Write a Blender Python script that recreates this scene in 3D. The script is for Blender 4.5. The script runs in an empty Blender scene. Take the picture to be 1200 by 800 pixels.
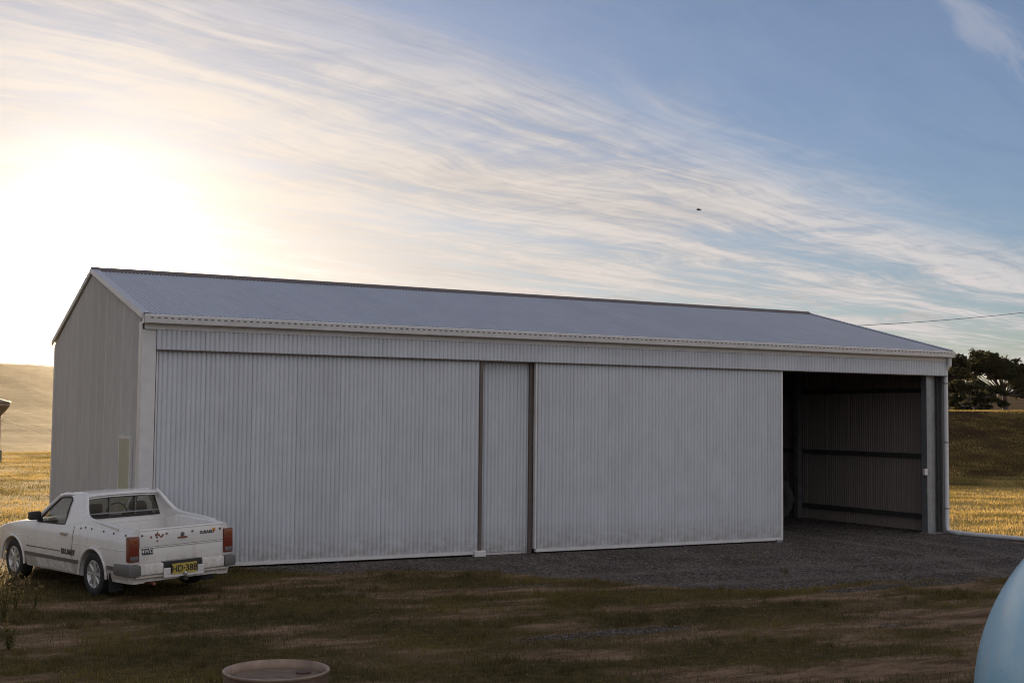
import bpy, bmesh, math, random
import numpy as np
from mathutils import Vector, Matrix

R = math.radians
rng = random.Random(7)
nrg = np.random.default_rng(11)
scene = bpy.context.scene
col = scene.collection

# ------------------------------------------------------------------ camera
F_PX = 1473.77                     # focal length in pixels of a 1200 px wide picture
PITCH, ROLL, YAW = 0.0600, 0.0098, 0.4907
CAM = Vector((-4.1817, -20.1467, 2.4616))
fwd = Vector((math.sin(YAW)*math.cos(PITCH), math.cos(YAW)*math.cos(PITCH), math.sin(PITCH)))
rt0 = Vector((math.cos(YAW), -math.sin(YAW), 0))
up0 = rt0.cross(fwd)
rt = rt0*math.cos(ROLL) + up0*math.sin(ROLL)
up = -rt0*math.sin(ROLL) + up0*math.cos(ROLL)
cam_d = bpy.data.cameras.new('camera')
cam_d.sensor_width = 36
cam_d.lens = F_PX*36/1200
cam_d.clip_start = 0.05
cam_d.clip_end = 8000
cam = bpy.data.objects.new('camera', cam_d)
m = Matrix((rt, up, -fwd)).transposed().to_4x4()
m.translation = CAM
cam.matrix_world = m
col.objects.link(cam)
scene.camera = cam

def ray(px, py):
    return (fwd + rt*((px-600)/F_PX) - up*((py-400)/F_PX))
def at(px, py, depth):             # a pixel at a depth along the view axis
    return CAM + ray(px, py)*depth

# ------------------------------------------------------------------ sky, sun, exposure
SUN_DIR = ray(110, 328).normalized()
SUN_EL = math.asin(SUN_DIR.z)
SUN_AZ = math.atan2(SUN_DIR.x, SUN_DIR.y)
scene.view_settings.view_transform = 'Standard'
scene.view_settings.look = 'None'
scene.view_settings.gamma = 1.0
scene.view_settings.exposure = 0.60
scene.view_settings.use_curve_mapping = False
scene.cycles.use_denoising = True
scene.cycles.filter_width = 1.05
scene.cycles.max_bounces = 8
scene.cycles.transparent_max_bounces = 16
scene.cycles.sample_clamp_indirect = 8.0

sun_d = bpy.data.lights.new('sun', 'SUN')
sun_d.energy = 5.0
sun_d.angle = R(0.5)
sun_d.color = (1.0, 0.74, 0.44)
sun = bpy.data.objects.new('sun', sun_d)
sun.rotation_euler = SUN_DIR.to_track_quat('Z', 'Y').to_euler()
sun.location = (0, 40, 60)
col.objects.link(sun)

world = bpy.data.worlds.new('World')
scene.world = world
world.use_nodes = True
NT = world.node_tree
NT.nodes.clear()

class NG:
    """small helper that chains shader nodes"""
    def __init__(s, nt): s.nt = nt
    def n(s, t, **kw):
        nd = s.nt.nodes.new(t)
        for k, v in kw.items(): setattr(nd, k, v)
        return nd
    def put(s, sock, v):
        if isinstance(v, bpy.types.NodeSocket): s.nt.links.new(v, sock)
        elif v is not None:
            sock.default_value = v
    def math(s, op, a, b=None, c=None, clamp=False):
        nd = s.n('ShaderNodeMath', operation=op); nd.use_clamp = clamp
        for i, v in enumerate((a, b, c)):
            if v is not None: s.put(nd.inputs[i], v)
        return nd.outputs[0]
    def vm(s, op, a, b=None):
        nd = s.n('ShaderNodeVectorMath', operation=op)
        s.put(nd.inputs[0], a)
        if b is not None: s.put(nd.inputs[1], b)
        return nd.outputs['Value'] if op in ('DOT_PRODUCT', 'LENGTH') else nd.outputs[0]
    def comb(s, x, y, z):
        nd = s.n('ShaderNodeCombineXYZ')
        for i, v in enumerate((x, y, z)): s.put(nd.inputs[i], v)
        return nd.outputs[0]
    def sep(s, v):
        nd = s.n('ShaderNodeSeparateXYZ'); s.put(nd.inputs[0], v); return nd.outputs
    def noise(s, vec, scale, detail=4, rough=.55, dist=0.0, color=False):
        nd = s.n('ShaderNodeTexNoise')
        s.put(nd.inputs['Vector'], vec)
        nd.inputs['Scale'].default_value = scale; nd.inputs['Detail'].default_value = detail
        nd.inputs['Roughness'].default_value = rough; nd.inputs['Distortion'].default_value = dist
        return nd.outputs['Color' if color else 'Fac']
    def ramp(s, v, lo, hi, a=0.0, b=1.0, smooth=True):
        nd = s.n('ShaderNodeMapRange', interpolation_type='SMOOTHSTEP' if smooth else 'LINEAR')
        s.put(nd.inputs[0], v)
        for i, q in enumerate((lo, hi, a, b)): s.put(nd.inputs[i+1], q)
        return nd.outputs[0]
    def mix(s, fac, a, b, blend='MIX'):
        nd = s.n('ShaderNodeMix', data_type='RGBA', blend_type=blend)
        s.put(nd.inputs[0], fac)
        for sock, v in ((nd.inputs[6], a), (nd.inputs[7], b)):
            if isinstance(v, (tuple, list)) and len(v) == 3: v = (*v, 1)
            s.put(sock, v)
        return nd.outputs[2]
    def scale(s, colr, f):
        nd = s.n('ShaderNodeVectorMath', operation='SCALE'); s.put(nd.inputs[0], colr); s.put(nd.inputs['Scale'], f)
        return nd.outputs[0]

g = NG(NT)
d = g.n('ShaderNodeTexCoord').outputs['Generated']
dx, dy, dz = g.sep(d)
sky = g.n('ShaderNodeTexSky', sky_type='NISHITA')
sky.sun_disc = False
sky.sun_elevation = SUN_EL
sky.sun_rotation = SUN_AZ
sky.altitude = 600
sky.air_density = 1.0
sky.dust_density = 0.7
sky.ozone_density = 3.0
# cirrus on a high flat layer: streaks lie along one compass direction and so converge on the horizon
AZ_C = R(70)
zz = g.math('ADD', g.math('MAXIMUM', dz, 0.0), 0.02)
px_, py_ = g.math('DIVIDE', dx, zz), g.math('DIVIDE', dy, zz)
u_ = g.math('ADD', g.math('MULTIPLY', px_, math.sin(AZ_C)), g.math('MULTIPLY', py_, math.cos(AZ_C)))
v_ = g.math('SUBTRACT', g.math('MULTIPLY', px_, math.cos(AZ_C)), g.math('MULTIPLY', py_, math.sin(AZ_C)))
warp = g.noise(g.comb(g.math('MULTIPLY', u_, .35), g.math('MULTIPLY', v_, .6), 0.0), 1.0, 3, .5)
vw = g.math('ADD', v_, g.math('MULTIPLY', g.math('SUBTRACT', warp, .5), 1.1))
streak = g.noise(g.comb(g.math('MULTIPLY', u_, .42), g.math('MULTIPLY', vw, 2.3), 0.3), 1.0, 8, .62, .25)
fine = g.noise(g.comb(g.math('MULTIPLY', u_, 1.3), g.math('MULTIPLY', vw, 9.0), 1.7), 1.0, 7, .66, .5)
ripple = g.noise(g.comb(g.math('MULTIPLY', u_, 5.0), g.math('MULTIPLY', vw, 3.2), 3.1), 1.0, 5, .6, .8)
broad = g.noise(g.comb(g.math('MULTIPLY', u_, .5), g.math('MULTIPLY', v_, .8), 5.0), 1.0, 3, .5)
body = g.math('ADD', g.math('MULTIPLY', streak, .50), g.math('ADD', g.math('MULTIPLY', fine, .34), g.math('MULTIPLY', ripple, .16)))
edge = g.math('ADD', v_, g.math('MULTIPLY', g.math('SUBTRACT', streak, .5), 1.5))
sheet = g.ramp(edge, -1.75, -2.75)
sheet = g.math('MULTIPLY', sheet, g.ramp(g.math('ADD', body, g.math('MULTIPLY', g.math('SUBTRACT', broad, .5), .35)), .36, .59, .30, 1.0))
# farther down the sheet thins into bands
sheet = g.math('MULTIPLY', sheet, g.ramp(u_, 4.0, 11.0, 1.0, g.ramp(streak, .36, .62, .25, 1.0)))
wisp = g.math('MULTIPLY', g.ramp(g.math('ADD', g.math('MULTIPLY', streak, .7), g.math('MULTIPLY', fine, .3)), .50, .72), 0.36)
# second sheet overhead and eastward, unseen, added to light the shed and ground
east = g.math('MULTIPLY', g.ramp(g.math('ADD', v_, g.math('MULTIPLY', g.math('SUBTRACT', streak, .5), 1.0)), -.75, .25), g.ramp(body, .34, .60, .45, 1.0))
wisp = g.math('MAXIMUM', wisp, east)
puff = g.noise(g.comb(g.math('MULTIPLY', g.math('ARCTAN2', dx, dy), 16), g.math('MULTIPLY', dz, 70), 4.2), 1.0, 6, .6, .3)
puffs = g.math('MULTIPLY', g.ramp(puff, .53, .64), g.math('MULTIPLY', g.ramp(dz, .03, .06), g.ramp(dz, .105, .135, 1, 0)))
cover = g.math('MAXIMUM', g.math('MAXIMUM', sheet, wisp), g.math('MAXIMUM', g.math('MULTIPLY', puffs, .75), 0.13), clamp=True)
# forward-scattered light round the sun
cs = g.math('MINIMUM', g.vm('DOT_PRODUCT', d, tuple(SUN_DIR)), 1.0)
ang = g.math('ARCCOSINE', g.math('MAXIMUM', cs, -1.0))
au0 = g.math('EXPONENT', g.math('MULTIPLY', ang, -1/0.006))
au1 = g.math('EXPONENT', g.math('MULTIPLY', ang, -1/0.024))
au2 = g.math('EXPONENT', g.math('MULTIPLY', ang, -1/0.10))
au3 = g.math('EXPONENT', g.math('MULTIPLY', ang, -1/0.30))
au4 = g.math('EXPONENT', g.math('MULTIPLY', ang, -1/0.55))
tone = g.mix(au4, (0.92, 0.90, 0.95), (1.0, 0.86, 0.71))
lev = g.math('ADD', g.math('ADD', g.math('MULTIPLY', au3, 0.19), 0.41), g.math('MULTIPLY', g.math('SUBTRACT', 1.0, cs), .07))  # last term brightens clouds away from the sun, to light the shed front
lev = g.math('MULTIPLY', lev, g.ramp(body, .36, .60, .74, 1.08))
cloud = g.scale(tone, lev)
aur = g.math('ADD', g.math('MULTIPLY', au0, 40.0), g.math('ADD', g.math('MULTIPLY', au1, 6.0), g.math('MULTIPLY', au2, 0.34)))
aur = g.scale((1.0, 0.88, 0.70), aur)
bg1 = g.n('ShaderNodeBackground'); NT.links.new(g.vm('MULTIPLY', sky.outputs[0], (1.04, .97, 1.07)), bg1.inputs[0]); bg1.inputs[1].default_value = 0.08
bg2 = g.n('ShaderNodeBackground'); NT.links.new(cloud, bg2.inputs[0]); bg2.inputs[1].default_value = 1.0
bg3 = g.n('ShaderNodeBackground'); NT.links.new(aur, bg3.inputs[0]); bg3.inputs[1].default_value = 1.0
mixs = g.n('ShaderNodeMixShader')
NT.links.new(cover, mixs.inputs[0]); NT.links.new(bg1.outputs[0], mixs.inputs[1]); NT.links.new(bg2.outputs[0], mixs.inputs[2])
adds = g.n('ShaderNodeAddShader')
NT.links.new(mixs.outputs[0], adds.inputs[0]); NT.links.new(bg3.outputs[0], adds.inputs[1])
wo = g.n('ShaderNodeOutputWorld'); NT.links.new(adds.outputs[0], wo.inputs[0])

# ------------------------------------------------------------------ helpers
def tag(o, label=None, cat=None, group=None, kind=None):
    if label: o['label'] = label
    if cat: o['category'] = cat
    if group: o['group'] = group
    if kind: o['kind'] = kind
    return o
def link(name, me, parent=None, loc=(0, 0, 0), rot=(0, 0, 0)):
    o = bpy.data.objects.new(name, me)
    col.objects.link(o)
    o.parent = parent
    o.location = loc
    o.rotation_euler = rot
    return o
def empty(name, loc=(0, 0, 0), rot=(0, 0, 0), parent=None):
    o = link(name, None, parent, loc, rot)
    o.empty_display_size = .2
    return o

class MB:
    def __init__(s): s.v, s.f = [], []
    def add(s, vs, fs):
        b = len(s.v)
        s.v += [tuple(q) for q in vs]
        s.f += [tuple(b+i for i in f) for f in fs]
        return s
    def box(s, x0, x1, y0, y1, z0, z1):
        return s.add([(x0, y0, z0), (x1, y0, z0), (x1, y1, z0), (x0, y1, z0), (x0, y0, z1), (x1, y0, z1), (x1, y1, z1), (x0, y1, z1)],
                     [(0, 3, 2, 1), (4, 5, 6, 7), (0, 1, 5, 4), (1, 2, 6, 5), (2, 3, 7, 6), (3, 0, 4, 7)])
    def bevbox(s, x0, x1, y0, y1, z0, z1, b=.01):
        bm = bmesh.new()
        bmesh.ops.create_cube(bm, size=1)
        for v in bm.verts:
            v.co = Vector(((x0+x1)/2 + v.co.x*(x1-x0), (y0+y1)/2 + v.co.y*(y1-y0), (z0+z1)/2 + v.co.z*(z1-z0)))
        bmesh.ops.bevel(bm, geom=bm.edges[:], offset=b, segments=2, profile=.6, affect='EDGES')
        bm.verts.index_update()
        s.add([v.co[:] for v in bm.verts], [[v.index for v in f.verts] for f in bm.faces])
        bm.free()
        return s
    def tube(s, pts, r, n=8, cap=True):
        pts = [Vector(p) for p in pts]
        rs = r if isinstance(r, (list, tuple)) else [r]*len(pts)
        vs, fs = [], []
        ref = None
        for i, p in enumerate(pts):
            a = pts[max(i-1, 0)]; b = pts[min(i+1, len(pts)-1)]
            t = (b-a).normalized()
            if ref is None:
                ref = Vector((0, 0, 1)) if abs(t.z) < .9 else Vector((1, 0, 0))
            u = (ref - t*ref.dot(t)).normalized()
            ref = u
            w = t.cross(u)
            for k in range(n):
                q = 2*math.pi*k/n
                vs.append(p + u*math.cos(q)*rs[i] + w*math.sin(q)*rs[i])
        for i in range(len(pts)-1):
            for k in range(n):
                fs.append((i*n+k, i*n+(k+1) % n, (i+1)*n+(k+1) % n, (i+1)*n+k))
        if cap:
            fs.append(tuple(range(n-1, -1, -1)))
            fs.append(tuple((len(pts)-1)*n+k for k in range(n)))
        return s.add(vs, fs)
    def lathe(s, prof, n=32, axis='z', c=(0, 0, 0)):
        vs, fs = [], []
        for (r, h) in prof:
            for k in range(n):
                q = 2*math.pi*k/n
                a, b = r*math.cos(q), r*math.sin(q)
                p = {'z': (a, b, h), 'y': (a, h, b), 'x': (h, a, b)}[axis]
                vs.append((p[0]+c[0], p[1]+c[1], p[2]+c[2]))
        for i in range(len(prof)-1):
            for k in range(n):
                fs.append((i*n+k, i*n+(k+1) % n, (i+1)*n+(k+1) % n, (i+1)*n+k))
        if prof[0][0] > 1e-6: pass
        return s.add(vs, fs)
    def prism(s, poly, axis, a, b):
        """polygon in the two other axes, extruded from a to b along axis"""
        n = len(poly)
        def P(u, v, w): return {'x': (w, u, v), 'y': (u, w, v), 'z': (u, v, w)}[axis]
        vs = [P(u, v, a) for u, v in poly] + [P(u, v, b) for u, v in poly]
        fs = [tuple(range(n-1, -1, -1)), tuple(range(n, 2*n))]
        fs += [(i, (i+1) % n, n+(i+1) % n, n+i) for i in range(n)]
        return s.add(vs, fs)
    def mesh(s, name, mat, smooth=False, ang=35):
        me = bpy.data.meshes.new(name)
        me.from_pydata(s.v, [], s.f)
        if mat: me.materials.append(mat)
        bm = bmesh.new(); bm.from_mesh(me)
        bmesh.ops.recalc_face_normals(bm, faces=bm.faces[:])
        bm.to_mesh(me); bm.free()
        if smooth:
            me.polygons.foreach_set('use_smooth', [True]*len(me.polygons))
            me.set_sharp_from_angle(angle=R(ang))
        me.update()
        return me
    def build(s, name, mat, parent=None, smooth=False, ang=35, loc=(0, 0, 0), rot=(0, 0, 0)):
        return link(name, s.mesh(name, mat, smooth, ang), parent, loc, rot)

def np_mesh(name, V, Fc, mat, attr=None, smooth=False):
    """V (n,3), Fc (m,k) numpy arrays -> mesh; attr: dict of per-vertex floats"""
    me = bpy.data.meshes.new(name)
    n, (mf, k) = len(V), Fc.shape
    me.vertices.add(n); me.loops.add(mf*k); me.polygons.add(mf)
    me.vertices.foreach_set('co', np.ascontiguousarray(V, np.float32).ravel())
    me.loops.foreach_set('vertex_index', np.ascontiguousarray(Fc, np.int32).ravel())
    me.polygons.foreach_set('loop_start', np.arange(0, mf*k, k, dtype=np.int32))
    me.polygons.foreach_set('loop_total', np.full(mf, k, np.int32))
    if smooth: me.polygons.foreach_set('use_smooth', np.ones(mf, bool))
    if attr:
        for a, vals in attr.items():
            me.attributes.new(a, 'FLOAT', 'POINT').data.foreach_set('value', np.ascontiguousarray(vals, np.float32))
    me.update(calc_edges=True)
    me.validate()
    me.materials.append(mat)
    return me

def text_mesh(name, txt, size, mat, extrude=.001, bold=0.0):
    cu = bpy.data.curves.new('lettering', 'FONT')
    cu.body = txt; cu.size = size; cu.extrude = extrude; cu.offset = bold
    cu.align_x = 'CENTER'; cu.align_y = 'CENTER'; cu.resolution_u = 3
    o = bpy.data.objects.new('lettering', cu)
    col.objects.link(o)
    dg = bpy.context.evaluated_depsgraph_get(); dg.update()
    me = bpy.data.meshes.new_from_object(o.evaluated_get(dg))
    me.name = name
    bpy.data.objects.remove(o); bpy.data.curves.remove(cu)
    me.materials.clear(); me.materials.append(mat)
    return me

# ------------------------------------------------------------------ materials
def new_mat(name):
    mt = bpy.data.materials.new(name); mt.use_nodes = True
    nt = mt.node_tree
    bs = nt.nodes['Principled BSDF']
    return mt, NG(nt), bs, nt.nodes['Material Output']
def lin(c): return tuple((x/12.92 if x <= .04045 else ((x+.055)/1.055)**2.4) for x in c)
def simple(name, c, rough=.5, metal=0.0, var=.15, scale=6.0, bump=0.0, bscale=60, spec=.5, coat=0.0):
    mt, g, bs, out = new_mat(name)
    co = g.n('ShaderNodeTexCoord').outputs['Object']
    nz = g.noise(co, scale, 6, .6)
    f = g.ramp(nz, .3, .7, 1-var, 1+var, False)
    g.put(bs.inputs['Base Color'], g.scale((*c,), f))
    g.put(bs.inputs['Roughness'], g.ramp(g.noise(co, scale*2.3, 4), .3, .7, max(rough-.08, .02), min(rough+.1, 1), False))
    bs.inputs['Metallic'].default_value = metal
    bs.inputs['Specular IOR Level'].default_value = spec
    bs.inputs['Coat Weight'].default_value = coat
    if bump:
        b = g.n('ShaderNodeBump'); b.inputs['Strength'].default_value = bump; b.inputs['Distance'].default_value = .01
        g.put(b.inputs['Height'], g.noise(co, bscale, 4)); g.put(bs.inputs['Normal'], b.outputs[0])
    return mt

def sheet_metal(name, c, rough, metal, streaks=.09, dusty=1.0):
    """pre-painted or galvanised sheet with faint run-off streaks and a sheet-to-sheet tone"""
    mt, g, bs, out = new_mat(name)
    co = g.n('ShaderNodeTexCoord').outputs['Object']
    info = g.n('ShaderNodeObjectInfo').outputs['Random']
    x, y, z = g.sep(co)
    st = g.noise(g.comb(g.math('ADD', g.math('MULTIPLY', x, 9), g.math('MULTIPLY', info, 40)), g.math('MULTIPLY', y, 9), g.math('MULTIPLY', z, .8)), 1.0, 6, .65)
    bl = g.noise(g.vm('ADD', co, g.comb(g.math('MULTIPLY', info, 19), 0.0, 0.0)), 1.6, 5, .6)
    f = g.math('MULTIPLY', g.ramp(st, .3, .75, 1-streaks, 1+streaks*.45, False), g.ramp(bl, .25, .75, .92, 1.06, False))
    f = g.math('MULTIPLY', f, g.ramp(info, 0, 1, .965, 1.03, False))
    # dust splashed up from the ground
    dust = g.math('MULTIPLY', g.ramp(z, 0.0, .55, 1, 0), g.ramp(g.noise(co, 7, 5), .35, .65, .1*dusty, .5*dusty))
    colr = g.mix(dust, g.scale((*c,), f), g.scale((.30, .25, .19), f))
    g.put(bs.inputs['Base Color'], colr)
    g.put(bs.inputs['Roughness'], g.ramp(bl, .2, .8, rough-.06, rough+.1, False))
    bs.inputs['Metallic'].default_value = metal
    return mt

M = {}
M['sheet'] = sheet_metal('pale_painted_sheet', (.60, .62, .65), .42, 0.08)
M['sheet_high'] = sheet_metal('pale_header_sheet', (.62, .64, .67), .42, .08, .08, 0.0)
M['roof'] = sheet_metal('zinc_roof_sheet', (.52, .52, .55), .40, .35, .1, 0.0)
M['wallsheet'] = sheet_metal('wall_sheet', (.60, .58, .55), .5, .1)
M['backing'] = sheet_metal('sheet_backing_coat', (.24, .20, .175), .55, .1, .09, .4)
M['trim'] = simple('flashing', (.66, .64, .62), .45, .1, .08)
M['trim_dark'] = simple('brown_trim', (.13, .10, .085), .5, .1, .15)
M['galv'] = simple('galvanised_steel', (.30, .31, .32), .45, .6, .18, 5)
M['galv_dark'] = simple('dark_steel', (.13, .13, .135), .55, .4, .2, 5)  # darker steel for the recessed strip beside the corner column
M['slot'] = simple('slot_dark', (.06, .055, .05), .7, 0, .1)
M['girt'] = simple('girt_steel', (.10, .10, .10), .55, .5, .2)
M['pvc'] = simple('white_pvc', (.70, .70, .70), .35, 0, .06)
M['greendoor'] = simple('green_door_paint', (.38, .38, .28), .45, 0, .1)
M['rubber'] = simple('tyre_rubber', (.022, .021, .020), .75, 0, .25, 12, .4, 90)
M['car'] = simple('white_car_paint', (.82, .80, .77), .28, 0, .06, 2.5, 0, 60, .5, .5)
def mk_car():
    mt, g, bs, out = new_mat('dusty_white_paint')
    co = g.n('ShaderNodeTexCoord').outputs['Object']
    x, y, z = g.sep(co)
    a = g.noise(co, 2.2, 6, .62); b = g.noise(co, 16, 6, .68); st2 = g.noise(g.comb(g.math('MULTIPLY', x, 9), g.math('MULTIPLY', y, 9), g.math('MULTIPLY', z, 1.2)), 1, 5, .6)
    c = g.scale((.80, .78, .75), g.ramp(a, .3, .7, .93, 1.03, False))
    c = g.mix(g.ramp(st2, .52, .75, 0, .35), c, (.52, .47, .40))
    dust = g.math('MULTIPLY', g.ramp(z, .30, .75, 1, .10), g.ramp(b, .30, .70, .05, .75))
    c = g.mix(dust, c, (.40, .33, .25))
    g.put(bs.inputs['Base Color'], c)
    g.put(bs.inputs['Roughness'], g.ramp(dust, 0, .5, .22, .65, False))
    g.put(bs.inputs['Coat Weight'], g.ramp(dust, 0, .4, .6, .1, False)); bs.inputs['Coat Roughness'].default_value = .1
    return mt
M['car'] = mk_car()
M['car_low'] = simple('dusty_sill_paint', (.46, .42, .36), .55, 0, .14, 7)
M['black'] = simple('black_plastic', (.030, .028, .026), .5, 0, .2, 14)
M['greyplast'] = simple('grey_bumper_plastic', (.125, .118, .11), .5, 0, .2, 9)
M['cabin'] = simple('cabin_trim', (.07, .055, .045), .8, 0, .2)
M['alloy'] = simple('alloy_rim', (.55, .54, .53), .35, .6, .1)
M['plate'] = simple('yellow_plate', (.46, .34, .07), .5, 0, .08)
M['rust'] = simple('rust_stain', (.20, .075, .035), .8, 0, .3, 30)
M['chrome'] = simple('dull_chrome', (.5, .5, .5), .25, .9, .1)
M['decal'] = simple('dark_decal', (.05, .05, .055), .5, 0, .1)
M['orange'] = simple('orange_decal', (.55, .25, .05), .5, 0, .1)
M['wood'] = simple('pole_timber', (.14, .11, .085), .85, 0, .25, 4, .3, 40)
M['wire'] = simple('wire', (.03, .03, .03), .5, 0, .1)
M['bird'] = simple('feathers', (.03, .028, .026), .8, 0, .1)
M['silo'] = simple('feeder_steel', (.22, .16, .11), .55, .3, .25, 3)
M['conc'] = simple('concrete', (.20, .185, .165), .9, 0, .2, 5, .4, 50)

def mk_lens():
    mt, g, bs, out = new_mat('red_lens')
    co = g.n('ShaderNodeTexCoord').outputs['Object']
    bs.inputs['Base Color'].default_value = (.17, .032, .02, 1)
    bs.inputs['Roughness'].default_value = .22
    bs.inputs['Coat Weight'].default_value = .4
    b = g.n('ShaderNodeBump'); b.inputs['Strength'].default_value = .3; b.inputs['Distance'].default_value = .004
    g.put(b.inputs['Height'], g.n('ShaderNodeTexWave').outputs['Fac']); g.put(bs.inputs['Normal'], b.outputs[0])
    return mt
M['lens'] = mk_lens()
M['amber'] = simple('amber_lens', (.24, .075, .028), .25, 0, .1)

def mk_glass():
    mt = bpy.data.materials.new('tinted_window_glass'); mt.use_nodes = True
    nt = mt.node_tree; nt.nodes.clear(); g = NG(nt)
    tr = g.n('ShaderNodeBsdfTransparent'); tr.inputs[0].default_value = (.62, .62, .58, 1)
    gl = g.n('ShaderNodeBsdfGlossy'); gl.inputs['Roughness'].default_value = .06; gl.inputs[0].default_value = (.9, .9, .9, 1)
    df = g.n('ShaderNodeBsdfDiffuse'); df.inputs[0].default_value = (.30, .26, .20, 1)
    dusty = g.n('ShaderNodeMixShader'); dusty.inputs[0].default_value = .10
    nt.links.new(tr.outputs[0], dusty.inputs[1]); nt.links.new(df.outputs[0], dusty.inputs[2])
    lw = g.n('ShaderNodeLayerWeight'); fres = g.math('ADD', g.math('MULTIPLY', g.math('POWER', lw.outputs['Facing'], 5.0), .9), .05)
    mx = g.n('ShaderNodeMixShader')
    nt.links.new(fres, mx.inputs[0]); nt.links.new(dusty.outputs[0], mx.inputs[1]); nt.links.new(gl.outputs[0], mx.inputs[2])
    nt.links.new(mx.outputs[0], g.n('ShaderNodeOutputMaterial').inputs[0])
    return mt
M['glass'] = mk_glass()

def mk_leafy(name, cols, trans=.5, rough=.6):
    """leaf / blade material: two-sided, lets light through; tint attribute picks the colour"""
    mt = bpy.data.materials.new(name); mt.use_nodes = True
    nt = mt.node_tree; nt.nodes.clear(); g = NG(nt)
    tint = g.n('ShaderNodeAttribute', attribute_name='tint').outputs['Fac']
    c = g.mix(g.ramp(tint, 0, .5, 0, 1, False), cols[0], cols[1])
    c = g.mix(g.ramp(tint, .5, 1, 0, 1, False), c, cols[2])
    df = g.n('ShaderNodeBsdfPrincipled'); g.put(df.inputs['Base Color'], c); df.inputs['Roughness'].default_value = rough
    df.inputs['Specular IOR Level'].default_value = .25
    tr = g.n('ShaderNodeBsdfTranslucent'); g.put(tr.inputs[0], g.scale(c, 1.15))
    mx = g.n('ShaderNodeMixShader'); mx.inputs[0].default_value = trans
    nt.links.new(df.outputs[0], mx.inputs[1]); nt.links.new(tr.outputs[0], mx.inputs[2])
    nt.links.new(mx.outputs[0], g.n('ShaderNodeOutputMaterial').inputs[0])
    return mt
M['grass'] = mk_leafy('grass_blades', ((.092, .072, .030), (.26, .20, .055), (.62, .44, .165)), .55)
M['leaf'] = mk_leafy('tree_leaves', ((.034, .038, .014), (.065, .060, .022), (.13, .095, .038)), .42)
M['weed'] = mk_leafy('dry_weed', ((.10, .10, .035), (.22, .15, .06), (.42, .30, .14)), .5)
M['bark'] = simple('bark', (.11, .085, .065), .9, 0, .3, 3, .5, 20)
M['palebark'] = simple('pale_bark', (.27, .235, .195), .85, 0, .25, 3, .4, 20)

def mk_ground():
    mt, g, bs, out = new_mat('ground_soil')
    co = g.n('ShaderNodeTexCoord').outputs['Object']
    A = lambda n: g.n('ShaderNodeAttribute', attribute_name=n).outputs['Fac']
    n1 = g.noise(co, .9, 7, .62); n2 = g.noise(co, 6.0, 6, .65); n3 = g.noise(co, 38.0, 5, .7); n4 = g.noise(co, .08, 4, .55)
    x, y, z = g.sep(co)
    drag = g.noise(g.comb(g.math('MULTIPLY', x, 1.1), g.math('MULTIPLY', y, 3.2), z), 1.0, 8, .7)
    soil = g.mix(g.ramp(drag, .35, .66), (.082, .053, .030), (.235, .158, .102))
    soil = g.mix(g.ramp(n3, .45, .75), soil, g.scale(soil, 1.55))
    turf = g.mix(g.ramp(n2, .35, .65), (.052, .044, .019), (.112, .080, .038))
    gr_f = g.math('ADD', A('grass'), g.math('ADD', g.math('MULTIPLY', g.math('SUBTRACT', n2, .5), 1.5), g.math('MULTIPLY', g.math('SUBTRACT', n1, .5), 1.1)))
    c = g.mix(g.ramp(gr_f, .15, .85), soil, turf)
    # gravel
    vor = g.n('ShaderNodeTexVoronoi'); g.put(vor.inputs['Vector'], co); vor.inputs['Scale'].default_value = 34
    vc = g.sep(vor.outputs['Color'])
    stone = g.mix(g.ramp(vc[0], .25, 1.0), (.056, .046, .042), (.20, .172, .158))
    stone = g.mix(g.ramp(vor.outputs['Distance'], .05, .5, .7, 0), stone, g.scale(stone, .5))
    stone = g.scale(stone, g.ramp(n1, .3, .7, .72, 1.2))
    stone = g.mix(g.math('MULTIPLY', A('track'), .65), stone, g.scale((.17, .145, .125), g.ramp(n3, .3, .7, .8, 1.2)))
    gv = g.math('ADD', A('gravel'), g.math('MULTIPLY', g.math('SUBTRACT', n2, .5), .7))
    gvm = g.ramp(gv, .42, .60)
    c = g.mix(gvm, c, stone)
    # paddock beyond the yard
    dry = g.mix(g.ramp(n1, .38, .62), (.27, .21, .065), (.44, .31, .125))
    dry = g.mix(g.ramp(n2, .4, .7), dry, g.scale(dry, .62))
    far = g.mix(g.ramp(n4, .35, .65), (.052, .028, .010), (.085, .049, .019))
    far = g.mix(g.ramp(g.noise(g.comb(g.math('MULTIPLY', x, .06), g.math('MULTIPLY', y, .45), z), 1.0, 6, .62), .42, .62), far, g.scale(far, .6))
    fld = g.mix(A('far'), dry, far)
    c = g.mix(A('field'), c, fld)
    g.put(bs.inputs['Base Color'], c)
    bs.inputs['Roughness'].default_value = .92
    bs.inputs['Specular IOR Level'].default_value = .03
    b = g.n('ShaderNodeBump'); b.inputs['Strength'].default_value = .9; b.inputs['Distance'].default_value = .03
    h = g.math('ADD', g.math('MULTIPLY', n2, .8), g.math('ADD', g.math('MULTIPLY', n3, .45), g.math('MULTIPLY', g.math('MULTIPLY', gvm, vor.outputs['Distance']), -.6)))
    g.put(b.inputs['Height'], h); g.put(bs.inputs['Normal'], b.outputs[0])
    return mt
M['ground'] = mk_ground()
M['stone'] = None

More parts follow.
